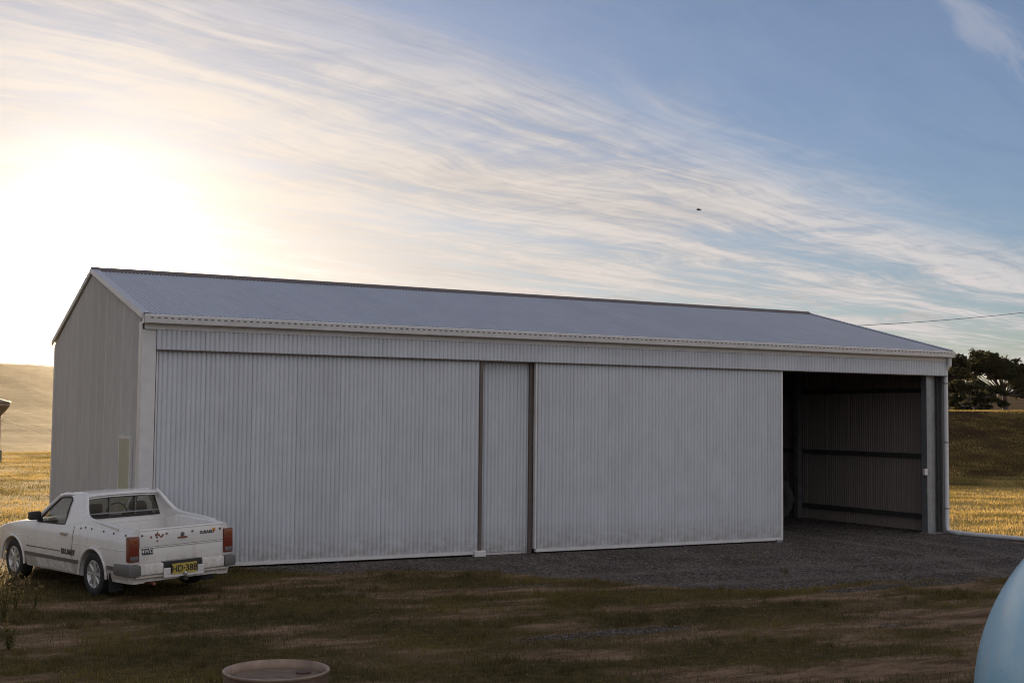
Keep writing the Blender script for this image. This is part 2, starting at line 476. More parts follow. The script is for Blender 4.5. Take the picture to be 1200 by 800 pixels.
# ------------------------------------------------------------------ ground
def _hash(i, j, seed):
    h = (i.astype(np.int64)*374761393 + j.astype(np.int64)*668265263 + seed*974711) & 0xffffffff
    h = ((h ^ (h >> 13))*1274126177) & 0xffffffff
    return ((h ^ (h >> 16)) & 0xffff)/65535.0
def vnoise(x, y, seed=0):
    x, y = np.asarray(x, float), np.asarray(y, float)
    i, j = np.floor(x), np.floor(y)
    u, v = x-i, y-j
    u, v = u*u*(3-2*u), v*v*(3-2*v)
    i, j = i.astype(int), j.astype(int)
    return ((_hash(i, j, seed)*(1-u)+_hash(i+1, j, seed)*u)*(1-v) + (_hash(i, j+1, seed)*(1-u)+_hash(i+1, j+1, seed)*u)*v)
def fbm(x, y, seed=0, o=4):
    a, s, t = .5, 0, 0
    for k in range(o):
        s = s + a*vnoise(np.asarray(x)*2**k + 17*k, np.asarray(y)*2**k - 9*k, seed+k); t += a; a *= .55
    return s/t
def sst(x, a, b):
    t = np.clip((x-a)/(b-a), 0, 1); return t*t*(3-2*t)

L, D, H, HR = 17.4685, 8.9576, 4.0, 5.1636          # shed length, depth, eave and ridge heights
CAR = Vector((-0.296, -2.08, 0.0)); CAR_A = R(107.5)

def height(x, y):
    x, y = np.asarray(x, float), np.asarray(y, float)
    ex, ey = x-CAM.x, y-CAM.y
    r = np.hypot(ex, ey)
    az = np.degrees(np.arctan2(ex, ey))
    z = 0.80*np.clip((12-r)/12, 0, 1)**2                     # the yard climbs towards the photographer
    z = np.where(ey < -1, np.maximum(z, .8*np.clip(1-r/80, 0, 1)), z)
    # bank to the right of the shed
    v = .32*x + .95*y
    mk = sst(x - .6*y, 4, 16)
    bank = 3.1*np.clip((v-31.5)/18.0, 0, 1)
    bank = bank + np.clip((r-80)*.0085, 0, 1.9)*sst(v, 42, 54)
    z = z + bank*mk
    # distant hills
    e = np.interp(az, [-90, -20, 7, 30, 50, 90], [1.3, 1.6, 1.86, 1.4, 1.12, 1.0])
    e = e + .10*np.sin(az*.33) * sst(r, 300, 500)
    top = CAM.z + 600*np.tan(np.radians(e))
    s0 = np.interp(az, [8, 30], [95, 200])
    hill = sst(r, s0, 610)
    z = np.where(r < 610, z*(1-hill) + top*hill, top*np.clip(1-(r-610)/2500, .3, 1))
    wob = (fbm(x*.9, y*.9, 3, 3)-.5)*.05 + (fbm(x*.12, y*.12, 5, 3)-.5)*.9*sst(r, 45, 120)*(1-mk*.6)
    z = z - .03*track_mask(x, y)
    inside = ((x > -.6) & (x < L+1.0) & (y > -3.0) & (y < D+.6))
    z = z + wob*np.where(inside, .15, 1.0)
    return z
def gz(x, y): return float(height(np.array([x]), np.array([y]))[0])
def on_ground(px, py):
    r_ = ray(px, py); t = 2.0
    while t < 900:
        p = CAM + r_*t
        if p.z <= gz(p.x, p.y): break
        t += max(.05, t*.004)
    return p

_gx = [-14, -1, 1.5, 3.0, 5.0, 6.0, 6.7, 7.3, 8.6, 10.3, 12.4, 18, 30]
_gy = [.5, .1, -.45, -1.4, -1.95, -3.5, -4.8, -5.7, -5.7, -5.8, -6.3, -7.2, -8]
def gravel_mask(x, y):
    yb = np.interp(x, _gx, _gy) + (fbm(x*.8, y*.8, 21, 3)-.5)*1.0
    a = sst(y-yb, -.35, .35)
    b = sst(x, -.3, .1) * (1-sst(x - (17.75 - .10*np.minimum(y, 0)), -.05, .25))*(1-sst(y, D-.1, D+.3))
    streaks = sst(fbm(x*.28+3, y*1.3, 31, 3), .60, .70)*.75*sst(y, -14, -7)*(1-sst(x, 13, 17))
    return np.maximum(a*b, streaks*(1-sst(x, 17.5, 18.5))*sst(x, 1, 3.5))
def track_mask(x, y):
    c = 14.9 + .055*(y+0.5)**2*np.sign(-(y+.5)) * (y < -.5) * -1.0
    tr = np.exp(-((x-c-.78)/.17)**2) + np.exp(-((x-c+.78)/.17)**2)
    t2 = np.exp(-((y+3.3+.09*(x-9))/.20)**2) + np.exp(-((y+4.75+.09*(x-9))/.20)**2)
    return np.clip((tr*sst(y, -7.5, -5.5) + t2*sst(x, 3, 6)*.8)*(.6+.8*fbm(x*1.2, y*1.2, 55, 3)), 0, 1)
def field_mask(x, y):
    r = sst(x + .10*np.minimum(y, 0) - 17.9, -.1, .4)
    l = 1-sst(x, -3.2, -1.2)
    l = np.maximum(l*sst(y, -5.5, 1.0), sst(y, D, D+.5))
    return np.clip(np.maximum(r, l), 0, 1)
def grass_mask(x, y):
    f = fbm(x*.75 + .35*y, y*1.7, 41, 5)
    f2 = fbm(x*.16, y*.4, 47, 3)
    wgt = .12+.88*sst(f + .35*(f2-.5), .30, .66)
    track = np.exp(-((y + 8.6 + .16*(x-6))/.55)**2)*sst(x, 2.0, 5) + np.exp(-((y + 10.9 + .2*(x-6))/.5)**2)*sst(x, 3, 5)
    return np.clip(wgt - .75*track - .5*track_mask(x, y), 0, 1)*(1-gravel_mask(x, y))

def axis_pts(lo, hi, step, far_lo, far_hi, grow=1.11):
    a = list(np.arange(lo, hi+1e-6, step))
    s, q = step, a[-1]
    while q < far_hi: s *= grow; q += s; a.append(q)
    s, q = step, a[0]; pre = []
    while q > far_lo: s *= grow; q -= s; pre.append(q)
    return np.array(pre[::-1] + a)
xs = axis_pts(-8, 26, .17, -1800, 2400)
ys = axis_pts(-19, 14, .17, -1500, 2400)
GX, GY = np.meshgrid(xs, ys)
GZ = height(GX, GY)
nx, ny = len(xs), len(ys)
V = np.stack([GX.ravel(), GY.ravel(), GZ.ravel()], 1)
I = np.arange(nx*ny).reshape(ny, nx)
Fq = np.stack([I[:-1, :-1].ravel(), I[:-1, 1:].ravel(), I[1:, 1:].ravel(), I[1:, :-1].ravel()], 1)
rr = np.hypot(V[:, 0]-CAM.x, V[:, 1]-CAM.y)
vv = .32*V[:, 0]+.95*V[:, 1]
far_a = np.maximum(sst(rr, 75, 110), sst(vv, 22.5, 26)*sst(V[:, 0]-.6*V[:, 1], 4, 16))
gme = np_mesh('ground', V, Fq, M['ground'],
              dict(gravel=gravel_mask(V[:, 0], V[:, 1]), grass=grass_mask(V[:, 0], V[:, 1]), track=track_mask(V[:, 0], V[:, 1]), field=field_mask(V[:, 0], V[:, 1]), far=far_a), True)
ground = tag(link('ground', gme), 'brown farmyard ground with gravel apron, worn turf and dry paddock', kind='structure')

# visibility test used to scatter small stuff only where the picture can see it (plus a margin)
_R, _U, _F, _C = (np.array(q) for q in (rt, up, fwd, CAM))
def in_view(P, margin=90):
    q = P-_C
    dd = q@_F
    dd = np.where(dd > .5, dd, .5)
    u = 600+F_PX*(q@_R)/dd; w = 400-F_PX*(q@_U)/dd
    return (u > -margin) & (u < 1200+margin) & (w < 800+margin) & ((q@_F) > 1)

def scatter(n, box, keep):
    x = nrg.uniform(box[0], box[1], n); y = nrg.uniform(box[2], box[3], n)
    k = nrg.random(n) < keep(x, y)
    x, y = x[k], y[k]
    P = np.stack([x, y, height(x, y)], 1)
    return P[in_view(P)]
def blades(P, h, w, lean, tint):
    n = len(P)
    a = nrg.uniform(0, 2*np.pi, n); hh = h*nrg.uniform(.45, 1.25, n); ww = w*nrg.uniform(.6, 1.3, n)
    la = nrg.uniform(0, 2*np.pi, n); ll = hh*lean*nrg.random(n)
    dx, dy = np.cos(a)*ww/2, np.sin(a)*ww/2
    z0 = -.008
    A = P+np.stack([dx, dy, np.full(n, z0)], 1); B = P+np.stack([-dx, -dy, np.full(n, z0)], 1)
    mx, my = np.cos(la)*ll, np.sin(la)*ll
    Cc = P+np.stack([mx*.35-dx*.55, my*.35-dy*.55, hh*.62], 1); Dd = P+np.stack([mx*.35+dx*.55, my*.35+dy*.55, hh*.62], 1)
    E_ = P+np.stack([mx, my, hh], 1)
    VV = np.concatenate([A, B, Cc, Dd, E_])
    i = np.arange(n)
    T = np.concatenate([np.stack([i, i+n, i+2*n], 1), np.stack([i, i+2*n, i+3*n], 1), np.stack([i+3*n, i+2*n, i+4*n], 1)])
    return VV, T, np.tile(tint, 5)
def clump_tint(P, base, spread):
    return np.clip(base + (fbm(P[:, 0]*.7, P[:, 1]*.7, 61, 3)-.5)*spread*2 + nrg.normal(0, .10, len(P)), 0, 1)
def not_shed(x, y): return ~((x > -.12) & (x < L+.12) & (y > -.15) & (y < D+.15))
sets = []
P = scatter(520000, (-7, 15, -15, 1), lambda x, y: np.clip(grass_mask(x, y)*1.1, .02, 1)*(1-field_mask(x, y))*not_shed(x, y)*.85)
sets.append(blades(P, .045, .007, .9, clump_tint(P, .13, .40)))
P = scatter(260000, (17.5, 46, -9, 24), lambda x, y: (field_mask(x, y))*(.25+.75*sst(fbm(x*.5, y*.8, 71, 3), .35, .6)))
sets.append(blades(P, .075, .013, 1.2, clump_tint(P, .66, 1.0)))
P = scatter(330000, (-12, 10, -6, 64), lambda x, y: (field_mask(x, y))*not_shed(x, y)*(.25+.75*sst(fbm(x*.5, y*.8, 73, 3), .35, .6)))
sets.append(blades(P, .08, .013, 1.2, clump_tint(P, .62, .9)))
P = scatter(560000, (26, 90, 2, 56), lambda x, y: (.32*x+.95*y > 22)*(.2+.8*sst(fbm(x*.35, y*.7, 77, 3), .38, .6))*(np.hypot(x-CAM.x, y-CAM.y) < 98))
sets.append(blades(P, .085, .018, 1.2, clump_tint(P, .40, .7)))
# ragged tufts at the foot of the wall and round the gravel's edge
P = scatter(60000, (-5, 15, -9, 0), lambda x, y: np.where((gravel_mask(x, y) > .2) & (gravel_mask(x, y) < .8), .8, .02)*(fbm(x*1.3, y*1.3, 81, 2) > .55)*not_shed(x, y))
sets.append(blades(P, .07, .008, .9, clump_tint(P, .12, .2)))
# coarse tufts, flattened straw
Q = scatter(9000, (-7, 15, -15, 0), lambda x, y: np.clip(grass_mask(x, y)-.25, 0.01, 1)*(fbm(x*1.1, y*1.1, 91, 2) > .5)*(1-field_mask(x, y))*not_shed(x, y)*.9)
k_ = 26
P = np.repeat(Q, k_, 0); P[:, :2] += nrg.normal(0, .035, (len(P), 2))
sets.append(blades(P, .085, .008, .8, clump_tint(P, .10, .35)))
P = scatter(70000, (-7, 15, -15, 0), lambda x, y: (.10+.25*(fbm(x*.9, y*1.6, 95, 3) > .52))*(1-field_mask(x, y))*(1-gravel_mask(x, y))*not_shed(x, y))
n_ = len(P); a_ = nrg.uniform(0, 6.28, n_); l_ = nrg.uniform(.02, .075, n_); w_ = nrg.uniform(.002, .0045, n_)
ex_, ey_ = np.cos(a_)*l_, np.sin(a_)*l_; wx_, wy_ = -np.sin(a_)*w_, np.cos(a_)*w_
zz0, zz1 = nrg.uniform(.004, .012, n_), nrg.uniform(.004, .022, n_)
A1 = P+np.stack([-ex_+wx_, -ey_+wy_, zz0], 1); A2 = P+np.stack([-ex_-wx_, -ey_-wy_, zz0], 1); A3 = P+np.stack([ex_, ey_, zz1], 1)
i_ = np.arange(n_)
sets.append((np.concatenate([A1, A2, A3]), np.stack([i_, i_+n_, i_+2*n_], 1), np.tile(np.clip(nrg.normal(.72, .18, n_), 0, 1), 3)))
off, VV, TT, TN = 0, [], [], []
for a, b, c in sets:
    VV.append(a); TT.append(b+off); TN.append(c); off += len(a)
tag(link('grass', np_mesh('grass', np.concatenate(VV), np.concatenate(TT), M['grass'], dict(tint=np.concatenate(TN)))),
    'short dark grass in the yard and golden dry grass in the paddock', 'grass', kind='stuff')

def mk_stone():
    mt, g, bs, out = new_mat('gravel_stone')
    t = g.n('ShaderNodeAttribute', attribute_name='tint').outputs['Fac']
    c = g.mix(t, (.045, .038, .034), (.22, .19, .17))
    g.put(bs.inputs['Base Color'], c); bs.inputs['Roughness'].default_value = .85
    return mt
M['stone'] = mk_stone()
P = scatter(120000, (-5, 18.6, -14, 8), lambda x, y: np.clip(gravel_mask(x, y), 0, 1)*.55 + .03)
n = len(P)
oc = np.array([(1, 0, 0), (-1, 0, 0), (0, 1, 0), (0, -1, 0), (0, 0, 1), (0, 0, -1)], float)
of = np.array([(0, 2, 4), (2, 1, 4), (1, 3, 4), (3, 0, 4), (2, 0, 5), (1, 2, 5), (3, 1, 5), (0, 3, 5)])
sz = .006+.018*nrg.random(n)**4.0
jit = nrg.uniform(.6, 1.35, (n, 6, 3)); ang = nrg.uniform(0, 6.28, n)
vs = oc[None]*jit*sz[:, None, None]
vs[:, :, 2] *= .7
ca, sa = np.cos(ang)[:, None], np.sin(ang)[:, None]
vx, vy = vs[:, :, 0]*ca-vs[:, :, 1]*sa, vs[:, :, 0]*sa+vs[:, :, 1]*ca
vs = np.stack([vx, vy, vs[:, :, 2]], 2)+P[:, None, :]+np.array([0, 0, .002])
fs = of[None]+6*np.arange(n)[:, None, None]
tag(link('gravel', np_mesh('gravel', vs.reshape(-1, 3), fs.reshape(-1, 3), M['stone'], dict(tint=np.repeat(nrg.random(n)**1.6, 6)))),
    'loose grey gravel stones on the shed apron', 'gravel', kind='stuff')

# ------------------------------------------------------------------ shed
shed = tag(empty('farm_shed', (0, 0, 0)), 'long pale corrugated steel farm shed with sliding doors and one open bay', 'shed')
PITCHC, AMP, SHW = .0762, .0145, .762
_sheet_cache = {}
def corr(w, h0, h1, mat, seg=8, phase=0.0):
    """corrugated sheet in local x (width) and z (height); h1 is a number or a function of x"""
    key = (round(w, 4), round(h0, 4), h1 if callable(h1) else round(h1, 4), mat.name)
    if key in _sheet_cache: return _sheet_cache[key]
    ribs = max(1, int(round(w/PITCHC)))
    nn = ribs*seg
    ph = np.array([0, .07, .15, .28, .5, .72, .85, .93])
    x = np.append((np.arange(ribs)[:, None]+ph[None]).ravel(), ribs)*w/ribs
    y = -AMP*(2*np.abs(np.sin(np.pi*x*ribs/w))**.6-1)
    top = np.array([h1(q) if callable(h1) else h1 for q in x])
    V = np.concatenate([np.stack([x, y, np.full(nn+1, h0)], 1), np.stack([x, y, top], 1)])
    i = np.arange(nn)
    Fc = np.stack([i, i+1, i+nn+2, i+nn+1], 1)
    me = np_mesh('cladding_sheet', V, Fc, mat, None, True)
    _sheet_cache[key] = me
    return me
def clad(parent, x0, x1, z0, z1, mat, y=0.0, name='cladding_sheet'):
    x = x0; k = 0
    while x < x1-.02:
        w = min(SHW, x1-x)
        link(name, corr(w, 0, z1-z0, mat), parent, (x, y-(.0005 if k % 2 else 0), z0), (0, 0, rng.uniform(-.0006, .0006)))
        x += w; k += 1

# sliding doors and the fixed panel between them
def sliding_door(label, x0, x1, y, z0, z1, edges):
    d_ = empty('sliding_door', (0, 0, 0), parent=shed); d_['label'] = label
    clad(d_, x0+.03, x1-.03, z0+.05, z1, M['sheet'], y)
    b = MB(); b.box(x0, x1, y-.022, y+.05, z0, z0+.055); b.build('bottom_rail', M['trim'], d_)
    for s_, (a, q, mt) in enumerate(edges):
        b = MB(); b.box(a, q, y-.026, y+.05, z0+.056, z1); b.build('edge_trim', M[mt], d_)
    b = MB()
    for zz_ in (z0+.06, (z0+z1)/2, z1-.1): b.box(x0+.06, x1-.06, y+.02, y+.06, zz_, zz_+.06)
    b.build('frame_rail', M['galv'], d_)
    return d_
sliding_door('wide corrugated sliding door beside the corner of the shed', .20, 5.93, -.075, .035, 3.50, [(.20, .225, 'trim'), (5.895, 5.955, 'trim_dark')])
sliding_door('corrugated sliding door next to the open bay', 7.05, 12.79, -.095, .03, 3.50, [(7.02, 7.055, 'trim'), (12.735, 12.79, 'trim')])
pan = empty('infill_panel', parent=shed)
clad(pan, 5.96, 7.00, .05, 3.50, M['sheet'], .03)
MB().box(5.95, 7.04, .05, .10, 0, .06).build('bottom_rail', M['trim'], pan)
MB().box(6.945, 7.015, -.03, .02, .02, 3.50).build('edge_strip', M['trim_dark'], pan)  # dark upright strip at the panel's right edge
MB().bevbox(5.80, 6.02, -.16, -.02, -.02, .10, .012).build('door_guide', M['trim'], shed)
MB().bevbox(12.60, 12.72, -.17, -.03, -.02, .05, .01).build('door_guide', M['galv'], shed)
# header over the doors
hd = empty('header', parent=shed)
clad(hd, .19, L-.05, 3.47, 3.79, M['sheet_high'], -.150)
MB().prism([(-.175, 3.78), (-.150, 3.78), (-.150, 3.86), (-.175, 3.87)], 'x', .0, L-.02).build('flashing', M['trim'], hd)
MB().box(.19, L-.05, -.166, -.136, 3.452, 3.470).build('drip_edge', M['trim_dark'], hd)
MB().box(.19, L-.05, -.10, .06, 3.52, 3.60).build('door_track', M['galv'], hd)
MB().box(.0, L, -.14, .12, 3.80, 3.845).build('soffit', M['trim'], hd)
# gutter with its row of slots
gt = MB()
gt.prism([(-.30, 3.862), (-.17, 3.862), (-.17, 4.00), (-.178, 4.00), (-.178, 3.874), (-.288, 3.874), (-.296, 3.990), (-.285, 4.000), (-.300, 4.006), (-.312, 3.99)], 'x', -.04, L+.05)
gto = gt.build('gutter', M['trim'], shed)
sl = MB()
x = .05
while x < L-.03:
    sl.box(x, x+.045, -.3125, -.30, 3.945, 3.960); x += .105
sl.build('slot', M['slot'], gto)['kind'] = 'stuff'
MB().box(-.045, L+.055, -.3115, -.3015, 3.864, 3.872).build('shadow_line', M['trim_dark'], gto)  # dark strip standing in for the shadow line under the gutter
for xe in (-.052, L+.05):
    MB().box(xe, xe+.003, -.309, -.17, 3.864, 3.999).build('stop_end', M['trim'], gto)

# roof
PY, PZ = D/2, HR
ey0, ez0 = -.23, 4.005
dyr, dzr = PY-ey0, PZ-ez0
sl_len = math.hypot(dyr, dzr)
tilt = math.atan2(dzr, dyr)
roof = empty('roof', parent=shed)
nsheet = int(math.ceil((L+.10)/SHW))
wsh = (L+.10)/nsheet
rsheet = corr(round(wsh, 4), 0, sl_len, M['roof'])
for k in range(nsheet):
    link('roof_sheet', rsheet, roof, (-.05+k*wsh, ey0, ez0-(.0004 if k % 2 else 0)), (-(math.pi/2-tilt), 0, 0))
    link('roof_sheet', rsheet, roof, (-.05+(k+1)*wsh, D-ey0, ez0-(.0004 if k % 2 else 0)), (-(math.pi/2-tilt), 0, math.pi))
# ridge cap with scalloped edge
rc = MB()
ct, st_ = math.cos(tilt), math.sin(tilt)
rc.prism([(PY-.20*ct, PZ+.030-.20*st_), (PY-.06, PZ+.030-.04*st_), (PY, PZ+.055), (PY+.06, PZ+.030-.04*st_), (PY+.20*ct, PZ+.030-.20*st_),
          (PY+.20*ct, PZ+.012-.20*st_), (PY, PZ+.035), (PY-.20*ct, PZ+.012-.20*st_)], 'x', -.07, L+.07)
rco = rc.build('ridge_cap', M['trim_dark'], roof)
sc_ = MB()
x = -.03
while x < L:
    sc_.box(x, x+.036, PY-.215*ct, PY-.19*ct, PZ-.008-.21*st_, PZ+.012-.20*st_); x += .0762
sc_.build('scallop', M['slot'], rco)['kind'] = 'stuff'
# barge caps on both gables
for xg, nm in ((-.075, 0), (L+.045, 1)):
    for sgn in (0, 1):
        A_ = (ey0, ez0) if sgn == 0 else (D-ey0, ez0)
        sg = 1 if sgn == 0 else -1
        q = [(A_[0], A_[1]-.10), (A_[0], A_[1]+.022), (PY, PZ+.022), (PY, PZ-.10)]
        MB().prism([(a, b+.035 if i_ in (0, 3) else b) for i_, (a, b) in enumerate(q)], 'x', xg, xg+.03).build('barge_cap', M['roof'], roof)
        q = [(A_[0], A_[1]+.022), (A_[0], A_[1]+.030), (PY, PZ+.030), (PY, PZ+.022)]
        MB().prism(q, 'x', xg-(0 if nm == 0 else .11), xg+(.14 if nm == 0 else .03)).build('barge_flange', M['roof'], roof)
# purlins
for sgn in (0, 1):
    for fr_ in (.04, .28, .52, .76, .95):
        yy = ey0+dyr*fr_; zz_ = ez0+dzr*fr_-.09
        if sgn: yy = D-yy
        MB().box(.02, L-.02, yy-.03, yy+.03, zz_-.07, zz_+.05).build('purlin', M['girt'], roof)

# gable end walls and rear wall
def gab(y): return 3.98 + (PZ-4.02)*(1-abs(y-PY)/PY) - .02
wl = empty('end_wall', parent=shed); wl['label'] = 'corrugated gable end wall with a narrow green door'
wr = empty('end_wall', parent=shed); wr['label'] = 'corrugated gable end wall of the open bay'
wb = empty('rear_wall', parent=shed)
nw = 12; ww = D/nw
for k in range(nw):
    y0 = k*ww
    me = corr(round(ww, 5), 0, (lambda q, y0=y0: gab(y0+q)+.06), M['wallsheet'])
    link('cladding_sheet', me, wl, (-.012-(.0015 if k % 2 else 0), y0, -.06), (0, 0, math.pi/2))
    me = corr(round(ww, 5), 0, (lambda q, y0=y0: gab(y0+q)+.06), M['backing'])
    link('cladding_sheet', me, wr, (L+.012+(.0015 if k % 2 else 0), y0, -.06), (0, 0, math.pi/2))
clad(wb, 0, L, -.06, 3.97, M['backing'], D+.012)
# personnel door in the left gable wall
pd = empty('side_door', parent=wl)
MB().bevbox(-.062, -.030, .48, 1.32, .06, 2.05, .008).build('leaf', M['greendoor'], wl)
fr_ = MB(); fr_.box(-.068, -.022, .43, .478, .02, 2.10); fr_.box(-.068, -.022, 1.322, 1.37, .02, 2.10); fr_.box(-.068, -.022, .478, 1.322, 2.052, 2.10)
fr_.build('door_frame', M['trim'], wl)
MB().tube([(-.062, .56, 1.02), (-.11, .56, 1.02), (-.11, .68, 1.02)], .011).build('handle', M['galv'], wl)
bpy.data.objects.remove(pd)
# corner flashings
def corner(x0, x1, y0, y1, z1):
    MB().box(x0, x1, y0, y1, .0, z1).build('corner_flashing', M['trim'], shed)
corner(-.035, .185, -.122, -.098, 3.78)
corner(-.038, -.022, -.0975, .12, 3.9)
corner(-.038, -.022, D-.12, D+.035, 3.9)
corner(-.020, .12, D+.024, D+.038, 3.9)
corner(L+.022, L+.036, -.10, .12, 3.9)
corner(L+.022, L+.036, D-.12, D+.035, 3.9)
# portal frames
for i, xf in enumerate((.16, 5.93, 11.75, L-.30)):
    for yy in (.10, D-.10):
        MB().box(xf-.075, xf+.075, yy-.10 if yy > 1 else yy-.04, yy+.10 if yy < 1 else yy+.04, .0, 3.78).build('column', M['galv'], shed)
    for sgn in (0, 1):
        q = [(.02, 3.60), (.02, 3.84), (PY, PZ-.14), (PY, PZ-.40)]
        if sgn: q = [(D-a, b) for a, b in q]
        MB().prism(q, 'x', xf-.06, xf+.06).build('rafter', M['galv'], shed)
# lipped channel column at the open corner
ch = MB()
ch.box(16.95, 17.10, .0, .012, 0, 3.50); ch.box(16.95, 16.965, .013, .16, 0, 3.50); ch.box(17.085, 17.10, .013, .09, 0, 3.50)
ch.box(16.966, 17.0, .145, .16, 0, 3.5)
ch.build('corner_column', M['galv'], shed)
MB().box(17.101, 17.46, .075, .09, 0, 3.50).build('jamb_flashing', M['galv_dark'], shed)
MB().box(17.30, 17.335, .03, .074, 0, 3.50).build('jamb_flashing', M['girt'], shed)
MB().bevbox(16.86, 16.95, -.02, .05, 1.28, 1.42, .01).build('latch', M['trim'], shed)
MB().bevbox(16.93, 17.36, -.06, .22, -.03, .025, .008).build('base_plate', M['conc'], shed)
MB().box(L-.20, L-.06, 4.60, 4.74, 0, 5.0).build('mid_column', M['galv'], shed)
for zz_ in (.33, 1.68, 3.16):
    MB().box(L-.075, L-.008, .22, D-.1, zz_-.05, zz_+.05).build('girt', M['girt'], wr)
    MB().box(.010, .075, .22, D-.1, zz_-.05, zz_+.05).build('girt', M['girt'], wl)
    MB().box(.2, L-.2, D-.075, D-.008, zz_-.05, zz_+.05).build('girt', M['girt'], wb)
# downpipe at the open corner
dp = MB(); dp.tube([(L-.035, -.215, 3.88), (L-.035, -.215, 3.70), (L-.035, -.10, 3.58), (L-.035, -.10, .16), (L-.035, -.115, .09), (L-.03, -.17, .06)], .047, 14)
dpo = dp.build('downpipe', M['pvc'], shed, True)
for zz_ in (.55, 2.0, 3.3):
    MB().lathe([(.050, zz_-.015), (.052, zz_-.015), (.052, zz_+.015), (.050, zz_+.015)], 14, 'z', (L-.035, -.10, 0)).build('bracket', M['galv'], dpo)
# drain pipe along the ground
pp = [Vector((L-.03, -.19, gz(L, -.2)+.05))]
for px, py in ((1122, 624.5), (1145, 626.5), (1175, 629.5), (1200, 632), (1230, 636), (1275, 643)):
    q = on_ground(px, py+2.5); pp.append(Vector((q.x, q.y, gz(q.x, q.y)+.045)))
dpp = MB().tube(pp, .048, 14)
dpp.tube([pp[1]-(pp[2]-pp[1]).normalized()*.03, pp[1]+(pp[2]-pp[1]).normalized()*.09], .056, 14)
tag(dpp.build('drain_pipe', M['pvc'], None, True), 'white plastic drain pipe running along the ground from the shed corner', 'pipe')

# tractor tyre standing just inside the open bay
def tyre_prof(r, w):
    return [(r*.60, -w*.40), (r*.66, -w*.50), (r*.85, -w*.52), (r*.96, -w*.45), (r, -w*.25), (r, w*.25), (r*.96, w*.45), (r*.85, w*.52), (r*.66, w*.50), (r*.60, w*.40), (r*.62, 0), (r*.60, -w*.40)]
tt = tag(empty('tractor_tyre', (15.02, 3.1, .62), (0, R(8), R(62))), 'dark tractor tyre standing inside the open bay behind the sliding door', 'tyre')
MB().lathe(tyre_prof(.62, .36), 36, 'x').build('casing', M['rubber'], tt, True, 50)
lg = MB()
for k in range(20):
    a = 2*math.pi*k/20
    for sgn in (-1, 1):
        aa = a+(.16 if sgn > 0 else 0)
        q = [Vector((0, math.cos(aa)*.615, math.sin(aa)*.615)), Vector((sgn*.17, math.cos(aa+.2)*.60, math.sin(aa+.2)*.60))]
        lg.tube(q, .028, 5)
lg.build('tread', M['rubber'], tt)

# ------------------------------------------------------------------ utility vehicle
ute = tag(empty('utility_vehicle', (CAR.x, CAR.y, .0), (0, 0, 0)), 'small white two-door pickup with open tray parked by the shed corner', 'pickup')
ute.rotation_euler = (R(-1.6), 0, CAR_A); ute.location.z = gz(CAR.x, CAR.y)+.005
WB, OH, FO = 2.45, .94, .80
def belt(x): return float(np.interp(x, [-.94, -.3, .30, .62, 1.6, 1.85, 2.5, 2.9, 3.18, 3.25], [.945, .965, .985, .925, .895, .91, .845, .785, .71, .66]))
def side(x, z):
    """half width of the body at x, z"""
    y = .800 - .55*max(0, z-.66)**2*1.2 - .35*max(0, .60-z)**2
    if .655 < z: y -= .006
    y -= .10*max(0, (x-2.35)/.9)**2 + .045*max(0, (-.45-x)/.5)**2
    return y
def arch(x):
    z = .245
    for c in (0, WB):
        if abs(x-c) < .375: z = max(z, .27+math.sqrt(.375**2-(x-c)**2)*1.0)
    return z
st = set(np.round(np.linspace(-OH, WB+FO, 40), 3))
for c in (0, WB):
    for k in range(25): st.add(round(c-.376*math.cos(math.pi*k/24), 4))
st = sorted(st)
secs = []
TS = [0, .05, .12, .22, .34, .48, .62, .76, .88, .96, 1.0]
for x in st:
    za, zb = arch(x), belt(x)
    s = [(0, .26), (.54, .26), (.56, za-.004 if za > .25 else .247)]
    for t in TS:
        z = za+(zb-za)*t
        y = side(x, z)
        if t == 1.0: y -= .012
        s.append((y, z))
    yb = s[-1][0]
    if x < .66:                                   # tray
        s += [(yb-.05, zb+.004), (yb-.075, zb-.015), (yb-.08, .56), (0, .56)]
    elif x < 1.72:                                # cabin floor
        s += [(yb-.03, zb), (yb-.05, zb-.03), (yb-.07, .42), (0, .42)]
    else:                                         # bonnet
        s += [(yb-.06, zb+.014), (yb-.20, zb+.026), (yb-.45, zb+.036), (0, zb+.040)]
    secs.append(s)
bd = MB()
npp = len(secs[0])
for sg in (1, -1):
    vs = [(x, sg*y, z) for x, s in zip(st, secs) for y, z in s]
    fs = []
    for i in range(len(st)-1):
        for k in range(npp-1):
            fs.append((i*npp+k, (i+1)*npp+k, (i+1)*npp+k+1, i*npp+k+1))
    bd.add(vs, fs)
for x, s in ((st[0], secs[0]), (st[-1], secs[-1])):
    o_ = [(x, y, z) for y, z in s] + [(x, -y, z) for y, z in reversed(s)]
    half = [(x, y, z) for y, z in s]
    bd.add(o_, [tuple(range(len(o_)))])
# bulkhead between tray and cabin and the scuttle
bd.box(.655, .675, -.72, .72, .42, .92)
bd.box(1.71, 1.74, -.72, .72, .42, .90)
bodyo = bd.build('body', M['car'], ute, True, 28)

